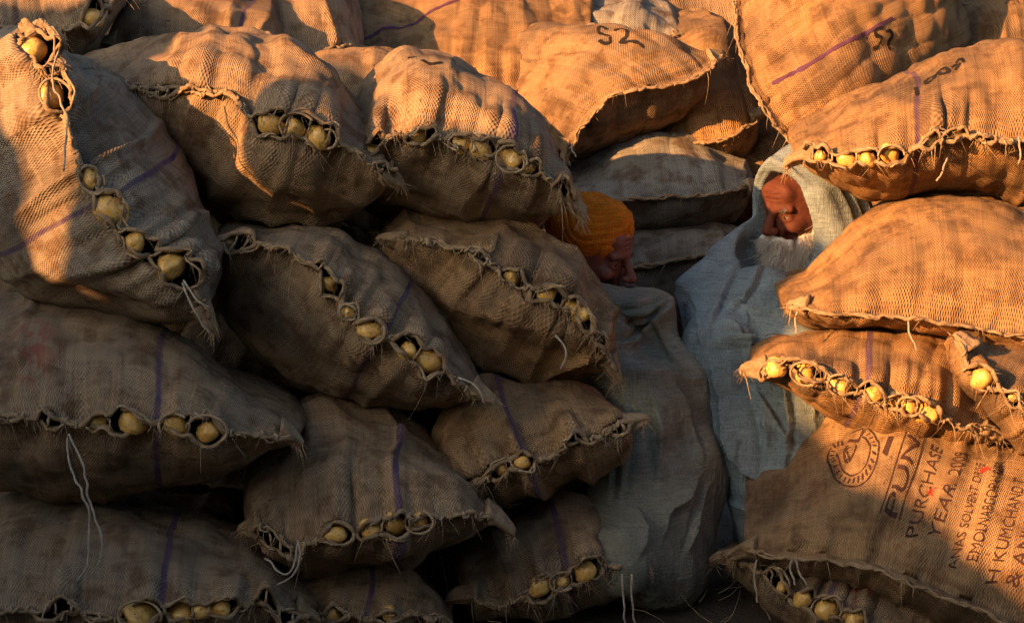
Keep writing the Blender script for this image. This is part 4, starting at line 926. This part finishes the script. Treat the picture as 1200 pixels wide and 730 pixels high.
def person(p):
    hc = np.array(p['head']); R_ = head_axes(*p['face']); W = Loc(hc, R_)
    lo, hi = np.array(p['lo']), np.array(p['hi'])
    ax = [graded(lo[i], hi[i], hc[i]-.15, hc[i]+.15, .0026, .022) for i in range(3)]
    B = Field(*ax); sculpt_head(B, W, p['age'])
    for a, b, ra, rb in p['body']: B.cone(a, b, ra, rb, .03)
    v, q = B.mesh(); hd = np.exp(-(np.linalg.norm(v-hc, axis=1)/.14)**6)
    v = v+vert_normals(v, q)*(hd*(.0013*fbm(v[:, 0]*70, v[:, 1]*70, v[:, 2]*110, 91, 2)+.0016*vnoise(v[:, 0]*28, v[:, 1]*28, v[:, 2]*28, 92)))[:, None]; root = empty('person', (hc[0], hc[1], 0), label=p['label'], category='person', group='men resting among the sacks')
    org = np.array([hc[0], hc[1], 0])
    obj('body', mesh_from('body', v-org, q), M_SKIN[p['id']], root)
    for s_ in (-1, 1):                                                                    # eyes
        t = np.linspace(0, 2*np.pi, 16, endpoint=False); ph = np.linspace(.02, 3.12, 10); T, Q = np.meshgrid(t, ph, indexing='ij')
        d = np.stack([np.cos(Q), np.sin(Q)*np.cos(T), np.sin(Q)*np.sin(T)], -1).reshape(-1, 3); a = np.arange(160).reshape(16, 10); b = np.roll(a, -1, 0)
        f = np.stack([a[:, :-1], a[:, 1:], b[:, 1:], b[:, :-1]], -1).reshape(-1, 4)
        c = W(.0745, s_*.031, .0035); ey = obj('eye', mesh_from('eye', (d*.0135)@R_.T+c-org, f), M_EYE, root)
        g_ = W(.0745+.0112, s_*.031, .0025); obj('iris', mesh_from('iris', (d*np.array([.003, .0058, .0058]))@R_.T+g_-org, f), M_IRIS, ey)
    rs = np.random.default_rng(3)
    def hair(name, blobs, n, ln, rad, mat, droop, k=.012, flow=(.35, 0, -1)):
        bc = np.array([W(*c) for c, r in blobs]); br = max(max(r) for c, r in blobs)+.02; lo_, hi_ = bc.min(0)-br, bc.max(0)+br; Fd = Field(*[np.arange(l, h, .004) for l, h in zip(lo_, hi_)])
        for c, r in blobs: Fd.ell(W(*c), r, R_, k)
        v, q = Fd.mesh(); v = relax(v, q, 1); v = v+vert_normals(v, q)*(.0035*vnoise(v[:, 0]*70, v[:, 1]*70, v[:, 2]*45, 8))[:, None]; o = obj(name, mesh_from(name, v-org, q), mat, root)
        i = rs.integers(0, len(v), n); dr = (v[i]-W(.03, 0, -.06)); dr /= np.linalg.norm(dr, axis=1)[:, None]
        dr = .55*dr+R_@np.array(flow)*.8+rs.normal(0, .22, (n, 3)); dr /= np.linalg.norm(dr, axis=1)[:, None]
        sv, sq = strands(v[i], dr, rs.uniform(.5, 1.2, n)*ln, rad, rs, droop)
        obj('strands', mesh_from('strands', sv-org, sq), mat, o, kind='stuff')
    for nm, blobs, n, ln in p['hair']: hair(nm, blobs, n, ln, .0010, M_HAIR if p['id'] == 'a' and nm != 'eyebrow' else M_HAIRD, .3)
    # shawl
    zl = np.arange(-.01, hi[2]+.06, .005); S_ = Field(np.arange(lo[0]-.06, hi[0]+.06, .005), np.arange(lo[1]-.06, hi[1]+.06, .005), zl)
    for it in p['shawl']:
        if it[0] == 'c': S_.cone(it[1], it[2], it[3], it[4], it[5])
    for it in p.get('hood', ()):
        if it[0] == 'e': S_.ell(W(*it[1]), it[2], R_, it[3], it[4])
        if it[0] == 'r': S_.ridge(smooth_curve(np.array([W(*x) for x in it[1]]), np.linspace(0, 1, 24)), it[2], it[3])
        if it[0] == 'c': S_.cone(W(*it[1]), W(*it[2]), it[3], it[4], it[5], it[6])
    S_.d[:, :, 0] = 1
    v, q = S_.mesh(); v = relax(v, q, 3)
    v = carry(v, *buckle(S_, hc, 61)); sm = relax(v, q, 7); v = v+np.clip((np.linalg.norm(v-hc, axis=1)-.16)/.08, 0, 1)[:, None]*.7*(v-sm); nr = vert_normals(relax(v, q, 4), q)
    for pts, w, amp, side in p['folds']: v = fold(v, nr, pts, w*1.15, amp*2.1, side)
    for pts, w, amp, side in p.get('hoodfolds', ()): v = fold(v, nr, smooth_curve(np.array([W(*x) for x in pts]), np.linspace(0, 1, 14)), w, amp, side)
    v = relax(v, q, 1, .35)
    sh = obj('shawl', mesh_from('shawl', v-org, q), M_SHAWL[p['id']], root)
    if p.get('fringe'):
        a, b, n = p['fringe']; t = rs.uniform(0, 1, n); st = np.array(a)+np.outer(t, np.array(b)-np.array(a)); st[:, 2] += rs.normal(0, .004, n)
        dr = np.tile([0., -.15, -1.], (n, 1))+rs.normal(0, .15, (n, 3)); dr /= np.linalg.norm(dr, axis=1)[:, None]
        sv, sq = strands(st, dr, rs.uniform(.02, .05, n), .0012, rs, .1); obj('fringe', mesh_from('fringe', sv-org, sq), M_SHAWL[p['id']], sh, kind='stuff')
    if p.get('turban'):
        t = Field(*[np.arange(l, h, .003) for l, h in zip(hc-np.array([.18, .18, .10]), hc+np.array([.18, .18, .20]))])
        t.ell(W(-.012, 0, .062), (.111, .091, .084), R_, .01); t.ell(W(.01, 0, .102), (.080, .066, .048), R_, .03)
        t.ell(W(.058, 0, -.070), (.125, .105, .085), R_, .010, True)
        v, q = t.mesh(); v = relax(v, q, 2); nr = vert_normals(v, q); Lc = (v-hc)@R_
        # wound bands: two families of overlapping turns crossing over the brow
        ang = np.arctan2(Lc[:, 1], Lc[:, 0]+.026); zz = Lc[:, 2]
        wob = vnoise(ang*1.4, zz*18, 0*zz, 9); sl = .075*np.sin(ang*1.0-.9)+.020*np.sin(ang*2.+1)
        ph = (zz-sl)/(.019)+1.1*wob; saw = ph-np.floor(ph); keyb = np.floor(ph)
        band = np.where(saw < .88, (saw/.88)**.9, 1-(saw-.88)/.12)*(.55+.45*_hash(keyb, keyb*0, keyb*0, 3))
        fine = vnoise(ang*3, (zz-sl)*330, 0*zz, 6)
        v = v+nr*(.0062*band-.002+.0007*fine+.006*vnoise(ang*1.5, zz*16, 0*zz, 7))[:, None]
        v = relax(v, q, 1, .4)
        obj('turban', mesh_from('turban', v-org, q), M_TURBAN, root)
    return root
PEOPLE = [
    {'id': 'a','head': [0.734,4.659,0.865],'face': (57,10,-3),'age': 1,'lo': [0.354,4.161,-0.02],'hi': [1.001,5.08,1.042],'label': 'bearded man hooded in a pale blue grey shawl,seated against the orange sacks','body': [([0.768,4.718,0.68],[0.814,4.732,0.096],0.12,0.15),([0.768,4.714,0.647],[0.601,4.61,0.615],0.06,0.05),([0.768,4.714,0.647],[0.9,4.768,0.586],0.055,0.045),([0.601,4.61,0.615],[0.578,4.57,0.436],0.05,0.042),([0.578,4.57,0.436],[0.612,4.438,0.52],0.042,0.032),([0.9,4.768,0.586],[0.848,4.703,0.371],0.045,0.04),([0.848,4.703,0.371],[0.727,4.503,0.468],0.04,0.03),([0.775,4.694,0.115],[0.517,4.428,0.521],0.09,0.06),([0.841,4.694,0.115],[0.681,4.415,0.492],0.09,0.06),([0.517,4.428,0.521],[0.593,4.339,0.182],0.058,0.042),([0.681,4.415,0.492],[0.675,4.338,0.172],0.058,0.042)],'hair': [('beard',[((0.072,0,-0.104),(0.032,0.046,0.033)),((0.043,0.05,-0.08),(0.03,0.02,0.04)),((0.043,-0.05,-0.08),(0.03,0.02,0.04)),((0.085,0,-0.088),(0.026,0.036,0.018)),((0.01,0.066,-0.045),(0.018,0.012,0.035)),((0.01,-0.066,-0.045),(0.018,0.012,0.035))],2600,0.036),('moustache',[((0.104,0.018,-0.052),(0.013,0.023,0.01)),((0.104,-0.018,-0.052),(0.013,0.023,0.01)),((0.09,0.04,-0.062),(0.014,0.014,0.013)),((0.09,-0.04,-0.062),(0.014,0.014,0.013))],700,0.02),('eyebrow',[((0.091,0.036,0.026),(0.005,0.015,0.003))],60,0.008),('eyebrow',[((0.091,-0.036,0.026),(0.005,0.015,0.003))],60,0.008)],'hoodfolds': [([(0.005,0.11,0.1),(-0.025,0.13,0.03),(-0.03,0.135,-0.11)],0.03,0.016,1),([(-0.03,0.11,0.1),(-0.065,0.13,0.02),(-0.07,0.13,-0.12)],0.036,0.018,1),([(-0.06,0.1,0.1),(-0.1,0.12,0.02),(-0.11,0.13,-0.12)],0.036,0.016,1),([(0.02,0.06,0.15),(-0.03,0.09,0.12),(-0.08,0.1,0.08)],0.03,0.012,-1)],'shawl': [('c',[0.779,4.713,0.636],[0.814,4.727,0.051],0.165,0.23,0.05),('c',[0.685,4.682,0.716],[0.509,4.551,0.628],0.055,0.078,0.05),('c',[0.726,4.666,0.75],[0.956,4.773,0.63],0.075,0.09,0.05),('c',[0.509,4.551,0.628],[0.5,4.422,0.553],0.078,0.082,0.05),('c',[0.808,4.693,0.104],[0.506,4.421,0.543],0.13,0.085,0.05),('c',[0.814,4.663,0.111],[0.686,4.378,0.518],0.13,0.09,0.05),('c',[0.501,4.411,0.548],[0.562,4.341,0.369],0.082,0.08,0.05),('c',[0.562,4.341,0.369],[0.618,4.297,0.161],0.08,0.075,0.05),('c',[0.674,4.367,0.509],[0.676,4.276,0.155],0.09,0.1,0.05),('c',[0.611,4.522,0.635],[0.69,4.409,0.524],0.1,0.09,0.05),('c',[0.647,4.557,0.674],[0.611,4.523,0.646],0.05,0.07,0.05),('c',[0.657,4.694,0.818],[0.516,4.589,0.692],0.03,0.055,0.04),('c',[0.635,4.677,0.849],[0.443,4.579,0.693],0.014,0.036,0.04)],'hood': [('e',(-0.02,0,0.035),(0.13,0.11,0.13),0.03,False),('c',(0.07,0.0,0.138),(-0.06,0.01,0.135),0.016,0.045,0.05,False),('c',(-0.08,0.03,0.0),(-0.1,0.05,-0.2),0.09,0.13,0.05,False),('c',(0.03,0.1,0.05),(-0.02,0.12,-0.14),0.03,0.06,0.05,False),('c',(0.03,-0.098,0.04),(0.0,-0.105,-0.14),0.022,0.04,0.04,False),('e',(0.085,0.01,0.0),(0.135,0.088,0.115),0.008,True),('e',(0.105,0.004,-0.085),(0.11,0.088,0.078),0.012,True),('c',(0.06,0,0.07),(0.15,0,0.1),0.03,0.04,0.012,True),('r',[(0.088,0.0,0.15),(0.072,0.05,0.122),(0.042,0.098,0.06),(0.026,0.108,0.0),(0.02,0.106,-0.07)],0.0055,0.009),('r',[(0.088,0.0,0.15),(0.085,-0.045,0.118),(0.078,-0.08,0.07),(0.08,-0.088,0.0),(0.075,-0.085,-0.07)],0.0055,0.009)],'folds': [([[0.508,4.358,0.633],[0.535,4.351,0.621],[0.563,4.344,0.61],[0.591,4.336,0.598],[0.618,4.327,0.585],[0.644,4.316,0.573],[0.669,4.304,0.56],[0.695,4.292,0.547],[0.72,4.28,0.534]],0.042,0.016,1),([[0.484,4.324,0.59],[0.507,4.329,0.588],[0.53,4.335,0.586],[0.552,4.338,0.582],[0.569,4.334,0.572],[0.582,4.324,0.558],[0.594,4.312,0.542],[0.606,4.298,0.525],[0.617,4.286,0.508]],0.035,0.015,1),([[0.593,4.593,0.765],[0.578,4.568,0.751],[0.562,4.544,0.738],[0.547,4.52,0.725],[0.533,4.496,0.711],[0.52,4.471,0.697],[0.508,4.444,0.682],[0.497,4.416,0.666],[0.488,4.391,0.652],[0.479,4.369,0.636],[0.471,4.347,0.613],[0.465,4.33,0.592]],0.03,0.01,1),([[0.613,4.504,0.738],[0.606,4.489,0.728],[0.598,4.473,0.717],[0.591,4.458,0.706],[0.583,4.445,0.695],[0.572,4.433,0.684],[0.558,4.424,0.673],[0.544,4.417,0.663],[0.53,4.409,0.652]],0.03,0.012,1),([[0.502,4.454,0.672],[0.53,4.44,0.665],[0.559,4.425,0.658],[0.588,4.412,0.654],[0.618,4.393,0.651],[0.651,4.393,0.648],[0.671,4.409,0.645],[0.69,4.431,0.641],[0.711,4.458,0.637],[0.732,4.488,0.633],[0.753,4.519,0.628],[0.773,4.546,0.624]],0.035,0.013,1),([[0.474,4.316,0.496],[0.478,4.307,0.47],[0.482,4.298,0.444],[0.486,4.289,0.419],[0.49,4.281,0.394],[0.497,4.275,0.37],[0.506,4.27,0.342],[0.517,4.267,0.318],[0.529,4.262,0.297],[0.546,4.253,0.278],[0.566,4.241,0.264],[0.588,4.228,0.256],[0.611,4.219,0.253],[0.637,4.21,0.255],[0.663,4.201,0.257]],0.034,0.014,-1),([[0.582,4.284,0.46],[0.591,4.275,0.446],[0.6,4.267,0.431],[0.609,4.259,0.416],[0.618,4.251,0.402],[0.627,4.245,0.386],[0.636,4.238,0.371],[0.646,4.232,0.356],[0.655,4.226,0.341]],0.028,0.01,1),([[0.561,4.313,0.517],[0.566,4.298,0.491],[0.572,4.283,0.465],[0.578,4.268,0.439],[0.583,4.256,0.413],[0.587,4.247,0.385],[0.59,4.242,0.355],[0.592,4.238,0.326],[0.594,4.235,0.297]],0.035,0.01,-1),([[0.636,4.274,0.502],[0.64,4.265,0.472],[0.644,4.256,0.443],[0.648,4.247,0.413],[0.649,4.239,0.382],[0.646,4.232,0.353],[0.641,4.224,0.322],[0.636,4.217,0.292],[0.631,4.21,0.261]],0.035,0.01,1),([[0.436,4.341,0.517],[0.447,4.331,0.49],[0.458,4.321,0.463],[0.469,4.312,0.435],[0.48,4.303,0.406],[0.489,4.296,0.378],[0.497,4.29,0.348],[0.506,4.284,0.318],[0.515,4.278,0.288]],0.022,0.008,1),([[0.634,4.468,0.721],[0.652,4.471,0.71],[0.67,4.474,0.7],[0.69,4.484,0.694],[0.705,4.496,0.693],[0.722,4.51,0.693],[0.739,4.526,0.694],[0.757,4.543,0.695],[0.774,4.558,0.695]],0.026,0.01,1),([[0.427,4.524,0.667],[0.429,4.497,0.659],[0.431,4.468,0.65],[0.433,4.44,0.642],[0.435,4.413,0.634],[0.436,4.391,0.625],[0.438,4.366,0.612],[0.44,4.35,0.591],[0.441,4.337,0.57]],0.022,0.008,-1),([[0.703,4.586,0.757],[0.717,4.58,0.743],[0.731,4.573,0.729],[0.745,4.566,0.716],[0.758,4.56,0.702],[0.769,4.555,0.686],[0.779,4.552,0.668],[0.786,4.55,0.65],[0.795,4.548,0.632]],0.026,0.01,-1),([[0.527,4.298,0.202],[0.538,4.279,0.198],[0.549,4.26,0.194],[0.561,4.241,0.191],[0.574,4.225,0.188],[0.591,4.212,0.188],[0.611,4.202,0.189],[0.631,4.194,0.191],[0.652,4.185,0.192]],0.03,0.01,1),([[0.507,4.354,0.63],[0.52,4.349,0.62],[0.532,4.344,0.61],[0.544,4.339,0.6],[0.553,4.334,0.587],[0.559,4.329,0.573],[0.564,4.325,0.558],[0.568,4.32,0.542],[0.573,4.315,0.527]],0.024,0.008,1)]},
    {'id': 'b','head': [0.188,4.506,0.763],'face': (-64,12,3),'age': 1,'lo': [0.083,3.93,0.0],'hi': [0.521,4.92,0.742],'label': 'man in an orange turban wrapped in a dark grey shawl,facing right','turban': 1,'body': [([0.215,4.519,0.61],[0.225,4.533,0.118],0.085,0.12),([0.21,4.506,0.584],[0.196,4.422,0.553],0.05,0.045),([0.21,4.51,0.616],[0.248,4.625,0.57],0.055,0.05),([0.196,4.422,0.553],[0.236,4.387,0.423],0.05,0.042),([0.235,4.367,0.426],[0.33,4.427,0.594],0.042,0.03),([0.248,4.625,0.57],[0.299,4.567,0.415],0.05,0.04),([0.222,4.477,0.152],[0.381,4.371,0.457],0.09,0.06),([0.227,4.575,0.13],[0.377,4.47,0.441],0.09,0.06),([0.381,4.371,0.457],[0.363,4.276,0.155],0.058,0.042),([0.377,4.47,0.441],[0.382,4.376,0.153],0.058,0.042)],'hair': [('beard',[((0.074,0,-0.104),(0.026,0.036,0.026)),((0.04,0.048,-0.085),(0.03,0.016,0.034)),((0.04,-0.048,-0.085),(0.03,0.016,0.034))],500,0.016),('moustache',[((0.104,0.016,-0.054),(0.01,0.02,0.007)),((0.104,-0.016,-0.054),(0.01,0.02,0.007))],200,0.014),('eyebrow',[((0.091,0.036,0.026),(0.005,0.015,0.003))],40,0.006),('eyebrow',[((0.091,-0.036,0.026),(0.005,0.015,0.003))],40,0.006)],'hood': [('e',(0.035,0,-0.02),(0.105,0.08,0.088),0.01,True)],'shawl': [('c',[0.209,4.489,0.608],[0.225,4.529,0.075],0.13,0.2,0.05),('c',[0.188,4.489,0.608],[0.184,4.381,0.548],0.075,0.1,0.05),('c',[0.239,4.45,0.618],[0.341,4.432,0.637],0.04,0.036,0.04),('c',[0.341,4.432,0.641],[0.393,4.374,0.487],0.042,0.06,0.05),('c',[0.223,4.504,0.211],[0.385,4.372,0.467],0.13,0.085,0.05),('c',[0.389,4.371,0.463],[0.404,4.292,0.295],0.085,0.095,0.05),('c',[0.404,4.292,0.295],[0.354,4.21,0.109],0.092,0.11,0.05),('c',[0.183,4.359,0.531],[0.32,4.266,0.422],0.09,0.09,0.05),('c',[0.29,4.268,0.442],[0.265,4.161,0.202],0.09,0.1,0.05),('c',[0.31,4.161,0.202],[0.243,4.015,0.157],0.09,0.07,0.05),('c',[0.189,4.504,0.654],[0.188,4.468,0.6],0.062,0.09,0.03),('c',[0.206,4.412,0.644],[0.296,4.382,0.647],0.03,0.026,0.02),('c',[0.296,4.382,0.647],[0.378,4.434,0.662],0.024,0.01,0.02),('c',[0.338,4.228,0.268],[0.322,4.132,0.128],0.1,0.09,0.05)],'folds': [([[0.179,4.382,0.682],[0.198,4.374,0.67],[0.216,4.366,0.658],[0.234,4.359,0.647],[0.252,4.354,0.641],[0.273,4.349,0.64],[0.295,4.349,0.643],[0.315,4.356,0.647],[0.331,4.367,0.652],[0.348,4.381,0.657],[0.365,4.396,0.663],[0.382,4.411,0.668]],0.03,0.013,1),([[0.19,4.344,0.651],[0.208,4.34,0.639],[0.225,4.334,0.626],[0.243,4.33,0.615],[0.26,4.33,0.608],[0.278,4.336,0.608],[0.297,4.346,0.612],[0.315,4.358,0.619],[0.331,4.369,0.625],[0.349,4.379,0.633],[0.364,4.388,0.643],[0.379,4.395,0.654]],0.026,0.01,1),([[0.144,4.268,0.519],[0.169,4.252,0.517],[0.194,4.235,0.514],[0.219,4.221,0.512],[0.245,4.211,0.511],[0.274,4.205,0.514],[0.302,4.206,0.517],[0.33,4.214,0.517],[0.353,4.228,0.514],[0.377,4.245,0.51],[0.401,4.265,0.505],[0.425,4.283,0.501]],0.042,0.018,1),([[0.179,4.257,0.549],[0.206,4.281,0.556],[0.233,4.305,0.562],[0.26,4.329,0.569],[0.285,4.349,0.579],[0.31,4.367,0.594],[0.334,4.381,0.617],[0.356,4.392,0.641],[0.379,4.403,0.665]],0.03,0.012,1),([[0.336,4.371,0.615],[0.343,4.359,0.601],[0.35,4.348,0.587],[0.357,4.336,0.573],[0.365,4.325,0.56],[0.374,4.314,0.548],[0.384,4.303,0.536],[0.394,4.292,0.525],[0.404,4.281,0.513]],0.024,0.009,-1),([[0.388,4.23,0.485],[0.397,4.23,0.464],[0.405,4.231,0.444],[0.413,4.231,0.423],[0.421,4.228,0.402],[0.429,4.222,0.383],[0.436,4.214,0.363],[0.443,4.205,0.344],[0.45,4.197,0.324]],0.028,0.01,1),([[0.313,4.177,0.481],[0.32,4.172,0.456],[0.328,4.167,0.431],[0.334,4.16,0.405],[0.336,4.149,0.38],[0.336,4.137,0.357],[0.335,4.122,0.334],[0.333,4.107,0.31],[0.331,4.092,0.286]],0.035,0.01,-1),([[0.264,4.176,0.467],[0.264,4.163,0.437],[0.264,4.151,0.406],[0.263,4.136,0.375],[0.26,4.118,0.346],[0.256,4.099,0.32],[0.251,4.077,0.293],[0.245,4.054,0.267],[0.24,4.032,0.24]],0.032,0.009,1),([[0.44,4.172,0.279],[0.432,4.158,0.27],[0.423,4.144,0.26],[0.415,4.13,0.25],[0.406,4.116,0.242],[0.395,4.102,0.236],[0.381,4.088,0.231],[0.368,4.074,0.228],[0.358,4.062,0.222],[0.351,4.051,0.209],[0.349,4.043,0.193],[0.347,4.035,0.176]],0.03,0.014,1),([[0.457,4.185,0.256],[0.449,4.17,0.243],[0.441,4.154,0.229],[0.432,4.139,0.215],[0.424,4.124,0.2],[0.417,4.111,0.184],[0.41,4.098,0.167],[0.404,4.085,0.15],[0.397,4.072,0.133]],0.024,0.012,-1),([[0.286,4.041,0.248],[0.291,4.03,0.236],[0.296,4.019,0.225],[0.3,4.007,0.213],[0.302,3.997,0.202],[0.3,3.986,0.189],[0.296,3.976,0.177],[0.29,3.967,0.165],[0.285,3.957,0.152]],0.028,0.01,1),([[0.198,4.222,0.45],[0.205,4.202,0.428],[0.213,4.183,0.407],[0.22,4.163,0.385],[0.224,4.145,0.361],[0.224,4.128,0.337],[0.222,4.113,0.311],[0.218,4.098,0.285],[0.215,4.082,0.259]],0.028,0.009,1)],'fringe': ([0.218,4.009,0.104],[0.334,4.03,0.115],60)},
]
def occluder():
    """added unseen wall beyond the left of the view, the thing that shades the lower sacks"""
    al, be = SUN_AZ, SUN_EL; av = np.array([-math.cos(al), math.sin(al), 0]); hv = np.array([math.sin(al), math.cos(al), 0]); c0 = -1.6
    prof = [(0.6, 0.292), (1.4, 0.542), (2.0, 0.822), (2.26, 0.982), (2.43, 1.112), (2.6, 1.152), (2.72, 1.197), (2.82, 1.262), (2.9, 1.462), (2.98, 1.702), (3.13, 1.717), (3.19, 1.692), (3.25, 1.64), (3.32, 1.73), (3.4, 1.75), (3.437, 1.233), (3.46, 1.183), (3.492, 1.203), (3.515, 1.32), (3.55, 1.42), (3.6, 1.47), (3.66, 1.54), (3.72, 1.7), (3.78, 1.82), (3.9, 1.919), (4.3, 1.827), (5.2, 1.853), (6.2, 1.8)]  # added top outline, shaped so sun and shade edges fall on chosen sacks
    A = np.linspace(.6, 6.2, 700); Bt = np.interp(A, *zip(*prof))+.012*vnoise(A*9, 0*A, 0*A, 3)+.012*vnoise(A*30, 0*A, 0*A, 4)
    top = (Bt-c0*math.sin(be))/math.cos(be); hh = np.linspace(0, 1, 30)
    ring = []
    for side in (0, 1):
        t = hh if side == 0 else hh[::-1]
        Z = -.05+t[None]*(top[:, None]+.05); off = (-.14 if side == 0 else .14)*(1-.25*t)[None]+.02*vnoise(A[:, None]*5, Z*5, 0*Z+side, 7)+.008*vnoise(A[:, None]*19, Z*19, 0*Z+side, 8)
        ring.append(av*A[:, None, None]+hv*(c0+off)[..., None]+np.stack([0*Z, 0*Z, Z], -1))
    V = np.concatenate(ring, 1); n, m = V.shape[:2]; a = np.arange(n*m).reshape(n, m); b = np.roll(a, -1, 1)
    q = np.stack([a[:-1], b[:-1], b[1:], a[1:]], -1).reshape(-1, 4)
    obj('added_occluder', mesh_from('added_occluder', V.reshape(-1, 3), q), plain('occluder_mud', (.26, .19, .125), (.33, .25, .17), 8, .95, .5, .02),
        label='added unseen wall with a notched top, left of the heaps', category='occluder')
def sky_occluder():
    """added unseen block behind the viewer: keeps low sky light off the front of the heaps"""
    X = np.linspace(-1.9, 7.5, 160); top = 3.3+.05*vnoise(X*3, 0*X, 0*X, 2)+.03*vnoise(X*11, 0*X, 0*X, 5); hh = np.linspace(0, 1, 24); ring = []  # added only to darken the heap fronts by hiding the low sky
    for side in (0, 1):
        tt = hh if side == 0 else hh[::-1]; Z = -.05+tt[None]*(top[:, None]+.05)
        Y = -1.6-.10*X[:, None]*0+(-.17 if side == 0 else .17)*(1-.2*tt)[None]+.02*vnoise(X[:, None]*4, Z*4, 0*Z+side, 7)
        ring.append(np.stack([X[:, None]+0*Z, Y, Z], -1))
    V = np.concatenate(ring, 1); n, m = V.shape[:2]; a = np.arange(n*m).reshape(n, m); b = np.roll(a, -1, 1)
    q = np.stack([a[:-1], b[:-1], b[1:], a[1:]], -1).reshape(-1, 4)
    obj('added_occluder', mesh_from('added_occluder', V.reshape(-1, 3), q), bpy.data.materials['occluder_mud'], label='tall level added wall closing the yard opposite the heaps', category='occluder')


ground()
build_sacks()
paint()
twines()

occluder()
sky_occluder()
for p_ in PEOPLE: person(p_)
